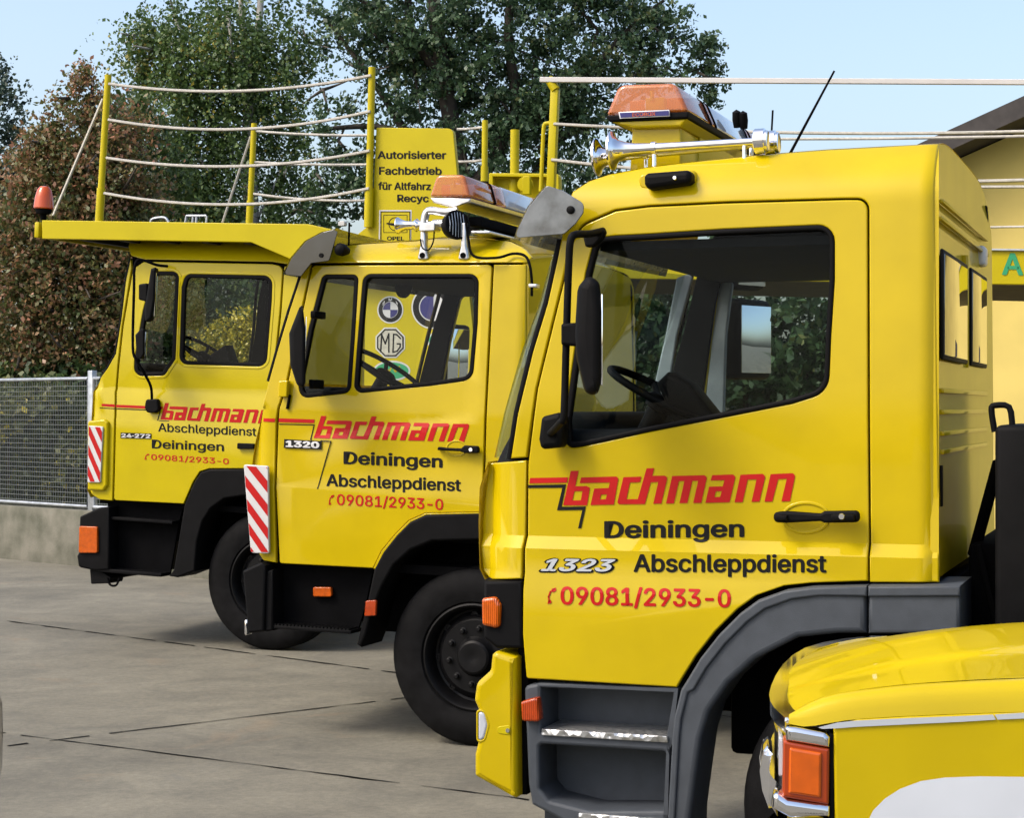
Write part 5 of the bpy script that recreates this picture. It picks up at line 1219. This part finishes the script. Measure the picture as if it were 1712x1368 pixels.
# ================================================================= pickup at the lower right
def pickup():
    fr = Frame(1400, 0, R(7), 0., 4.1); W = 1.66
    root = empty('pickup_truck', fr.mat)
    tag(root, 'yellow pickup nose with orange corner lamp and chrome trim, closest to the camera', 'pickup')
    zz = lambda x, y, w=0.: fr.plane(x, y, w)[1]; xx = lambda x, y=1200, w=0.: fr.plane(x, y, w)[0]
    fr.zcuts = []; fr.xcuts = []
    # near gap line between bonnet and wing, then rows across the bonnet; each row: front edge ... tail
    XR = xx(1712) + .62
    rows = []          # rows[w] = list of points front -> rear
    front = [(1319,1210,.03),(1305,1206,.10),(1295,1196,.18),(1288,1186,.28),(1286,1174,.38),(1287,1167,.45),(1288,1164,.475),(1288.5,1161,.50),(1290,1156,.55),(1297,1136,.72),(1309,1117,.93),(1325,1103,1.12),(1346,1092,1.29),(1376,1082,1.42),(1410,1076,1.52),(1460,1069,1.60)]
    near = [(1319,1210),(1324,1198),(1336,1186),(1352,1175),(1372,1166),(1400,1159),(1433,1154),(1516,1144),(1610,1138),(1712,1133)]
    nl = [fr.P(x, y, .03) for x, y in near]; end = nl[-1] + (nl[-1]-nl[-2])*6.; end.z = nl[-1].z + .012; nl.append(end)
    zt = lambda s: 1-(1-s)**2.2
    K = 14
    def rowcurve(p, w):
        P = fr.P(p[0], p[1], w); out = []
        zr = end.z + .004 + .018*max(0, min(1, (w-.445)/.06)) - .11*max(0, (w-.9)/.7)**1.5
        for i in range(K+1):
            s = (i/K)**1.6; x = P.x + (end.x-P.x)*s
            out.append(Vector((x, w, P.z + (zr-P.z)*(1-(1-s)**3.2))))
        return out
    nrow = []
    L = [0]
    for a, b in zip(nl, nl[1:]): L.append(L[-1]+abs(b.x-a.x))
    for i in range(K+1):
        d = L[-1]*(i/K)**1.6; j = max(k for k in range(len(L)-1) if L[k] <= d + 1e-9); t = (d-L[j])/(L[j+1]-L[j]); nrow.append(nl[j].lerp(nl[j+1], t))
    grid = [nrow] + [rowcurve(p, p[2]) for p in front[1:]]
    bm = bmesh.new(); V = [[bm.verts.new(p) for p in r] for r in grid]
    lip = [bm.verts.new(r[0] + Vector((.012, 0, -.05))) for r in grid]
    for i in range(len(V)-1):
        bm.faces.new((V[i][0], V[i+1][0], lip[i+1], lip[i]))
        for j in range(K): bm.faces.new((V[i][j], V[i][j+1], V[i+1][j+1], V[i+1][j]))
    hood = bmobj('bonnet', bm, M['yellow'], root, 60)
    md = hood.modifiers.new('s', 'SUBSURF'); md.levels = 1; md.render_levels = 2
    # pressed crease down the bonnet
    # near wing: shoulder strip below the gap line, then the flank
    sh = [(1319,1211),(1345,1216),(1372,1213),(1400,1207),(1433,1203),(1516,1198),(1610,1194),(1712,1191)]
    sl_ = [fr.P(x, y, -.03) for x, y in sh]; sl_.append(sl_[-1] + (sl_[-1]-sl_[-2])*6.); sl_[-1].x = end.x; sl_[-1].z = sl_[-2].z + .012
    def resample(pl):
        L = [0]
        for a, b in zip(pl, pl[1:]): L.append(L[-1]+(b-a).length)
        out = []
        for i in range(25):
            d = L[-1]*(i/24)**1.5; j = max(k for k in range(len(L)-1) if L[k] <= d+1e-9); t = min(1, (d-L[j])/(L[j+1]-L[j])); out.append(pl[j].lerp(pl[j+1], t))
        return out
    a_, b_ = resample(nl), resample(sl_); bm = bmesh.new(); R_ = []
    for k in range(7):
        t = k/6; bulge = .022*sin(pi*t)
        R_.append([bm.verts.new(p.lerp(q, t) + Vector((0, -bulge*.6, bulge)) + Vector((0,0,-.004 if k == 0 else 0))) for p, q in zip(a_, b_)])
    for i in range(6):
        for j in range(24): bm.faces.new((R_[i][j], R_[i+1][j], R_[i+1][j+1], R_[i][j+1]))
    bmobj('wing_shoulder', bm, M['yellow'], root, 70)
    # flank with wheel arch (hidden low), following the shoulder's lower edge
    fl = [(1394,1216,4),(1433,1204),(1516,1199),(1610,1195),(1712,1192),(2345,1172),(2345,1560),(1700,1560),(1690,1470),(1620,1420),(1530,1440),(1490,1540),(1400,1540),(1396,1380),(1394,1260)]
    fk = panel('flank', fr, fl, M['yellow'], root, -.034, .03, .006, use=False)
    decal('shoulder_stripe', fr, [[(1368,1217),(1400,1209),(1433,1205.5),(1516,1201.5),(1610,1198),(1660,1195.5),(1665,1204),(1610,1207.5),(1516,1212),(1433,1216),(1400,1218.5),(1375,1219.5)],[(1663,1195.4),(1712,1192.5),(2300,1176),(2300,1190),(1712,1202),(1668,1204)]], M['silver'], fk, -.0375, False)
    decal('flank_panel', fr, [[(1440,1420),(1446,1384),(1460,1356),(1480,1336),(1505,1320),(1540,1307),(1580,1301),(1640,1299),(1712,1300),(1900,1302),(1900,1420)]], M['patch'], fk, -.0375, False)
    # lamp bezel: chrome top and bottom around the orange corner lamp, headlamp on the front
    panel('bezel', fr, [(1312,1216,5),(1330,1217),(1380,1226,9),(1388,1234,4),(1387,1252),(1315,1240)], M['chrome'], root, -.045, .10, .010, use=False)
    panel('bezel', fr, [(1294,1322,8),(1318,1338),(1388,1348),(1388,1369,4),(1320,1369),(1290,1352)], M['chrome'], root, -.045, .10, .012, use=False)
    panel('bezel_gap', fr, [(1386,1226),(1395,1230),(1396,1372),(1386,1372)], M['seal'], root, -.03, .05, .004, use=False)
    il = panel('corner_lamp', fr, [(1310,1239,3),(1387,1253,3),(1386,1347,3),(1308,1334,3)], M['plainrim'], root, -.040, .08, .006, use=False)
    panel('lamp_face', fr, [(1320,1251,3),(1374,1260,3),(1373,1336,3),(1318,1328,3)], M['plainlens'], il, -.046, .02, .006, use=False)
    # front end: dark grille body, headlamp glass, chrome strips, bumper
    xf = xx(1306, 1260, .06)
    bm = bmesh.new(); prof = [(.05, .02)] + [(r[0].y, r[0].x + .012 - xf) for r in grid[2:]]
    def strip(nm, z0, z1, off, mat, th=.03):
        bm = bmesh.new(); A = [(bm.verts.new((xf+o+off, y, z0)), bm.verts.new((xf+o+off, y, z1)), bm.verts.new((xf+o+off+th, y, z1)), bm.verts.new((xf+o+off+th, y, z0))) for y, o in prof]
        for p, q in zip(A, A[1:]):
            for i in range(4): bm.faces.new((p[i], q[i], q[(i+1)%4], p[(i+1)%4]))
        bm.faces.new(A[0]); bm.faces.new(A[-1][::-1]); return bmobj(nm, bm, mat, root, 50)
    zt_, zb_ = zz(1306,1216), zz(1306,1334)
    g = strip('grille', zb_, zt_-.01, .0, M['black'])
    strip('grille_trim', zt_-.02, zt_+.012, -.012, M['chrome'], .04); strip('grille_trim', zb_-.03, zb_+.012, -.02, M['chrome'], .05)
    strip('valance', .35, zb_-.03, .03, M['yellow'], .04)
    hl = panel('headlamp', fr, [(1302,1233,3),(1309,1236),(1308,1300,3),(1302,1300,3)], M['clearlens'], root, .03, .2, .008, use=False)
    box('headlamp', xf+.10, xf+.2, W-.40, W-.14, zb_+.02, zt_-.03, M['clearlens'], root, .02)
    bp = strip('bumper', .50, .66, -.10, M['chrome'], .10)
    panel('bumper_end', fr, [(1285,1247,4),(1292,1258,4),(1285,1290,8),(1289,1320,8),(1300,1350),(1300,1369),(1288,1350,6),(1275,1315,10),(1271,1285,8),(1276,1258,6)], M['chrome'], root, .22, .16, .02, use=False)
    # the rest of the vehicle, outside the photo: cab, load bed, wheels
    xa = end.x; zh = end.z
    bm = bmesh.new(); add_box(bm, xa+.0, xa+3.3, -.03, W+.03, .42, zh-.02, .05, 3); bmobj('body', bm, M['yellow'], root)
    bm = bmesh.new(); pr = [(xa+.02,zh-.02),(xa+.55,zh+.50),(xa+1.25,zh+.52),(xa+1.4,zh-.02)]
    A = [bm.verts.new((x,.03+(.10 if z > zh+.1 else 0),z)) for x, z in pr]; B = [bm.verts.new((x,W-.03-(.10 if z > zh+.1 else 0),z)) for x, z in pr]
    bm.faces.new(A); bm.faces.new(B[::-1])
    for i in range(4): bm.faces.new((A[i],B[i],B[(i+1)%4],A[(i+1)%4]))
    bmobj('cab', bm, M['yellow'], root)
    bm = bmesh.new(); C_ = Vector((xa+.8,W/2,zh+.25))
    pane = [bm.verts.new((x,y,z)) for x,y,z in ((xa+.10,.028,zh+.06),(xa+.55,.085,zh+.42),(xa+1.2,.085,zh+.42),(xa+1.28,.02,zh+.06))]; bm.faces.new(pane)
    bmobj('window', bm, M['tint'], root)
    x0 = xx(1600, 1500)
    for x in (x0, x0+2.7):
        for w in (-.0, W-.24): wheel(fr, root, x, .36, .36, w, 6, 'alu')
    box('far_wing', xf+.45, xa, W-.02, W+.02, .45, zh-.30, M['yellow'], root, .02); box('engine_bay', xf+.1, xa, .10, W-.1, .45, zh-.32, M['matt'], root, .02)
    return fr
FRP = pickup()
# ================================================================= dark car whose tail just enters the frame at the left
def dark_car():
    Y = 5.2; p = at(2.6, 1105, Y+.66); L = 4.0; Wd = 1.65
    e = empty('parked_car', Matrix.Translation((p.x, Y, 0))); tag(e, 'dark car whose rounded end just shows at the left edge', 'car')
    st = [(0,.62,.98,.0),(-.06,.42,1.08,.0),(-.25,.32,1.14,.0),(-.8,.28,1.16,.0),(-1.0,.28,1.17,.15),(-1.5,.28,1.46,.28),(-2.6,.28,1.50,.28),(-3.2,.28,1.12,.1),(-3.8,.30,.98,.02),(-4.0,.45,.80,.1)]
    bm = bmesh.new(); rings = []
    for x, z0, z1, tp in st:
        ring = []
        for i in range(24):
            a = 2*pi*i/24; c, s = cos(a), sin(a); c = abs(c)**.45*(1 if c > 0 else -1); s = abs(s)**.45*(1 if s > 0 else -1)
            z = (z0+z1)/2 + s*(z1-z0)/2; k = 1 - tp*max(0, s)
            ring.append(bm.verts.new((x, c*Wd/2*k*(.82 if x > -.1 else 1), z)))
        rings.append(ring)
    for A, B in zip(rings, rings[1:]):
        for i in range(24): bm.faces.new((A[i], A[(i+1)%24], B[(i+1)%24], B[i]))
    bm.faces.new(rings[0][::-1]); bm.faces.new(rings[-1])
    o = bmobj('body', bm, M['darkcar'], e, 60)
    for x in (-.75, -3.2):
        for s in (-1, 1):
            w = lathe('wheel', [(-.09,.19),(.07,.20),(.09,.26),(.07,.31),(-.09,.31)], (x, s*(Wd/2-.08), .31), (0, s, 0), M['rubber'], e, 32)
            lathe('rim', [(.05,.2),(.06,.19),(.04,.12),(.06,.05),(.06,0)], (x, s*(Wd/2-.08), .31), (0, s, 0), M['alu'], w, 24)
dark_car()
for o in list(S.objects):
    if o.type == 'MESH' and not o.data.materials: o.data.materials.append(M['matt'])
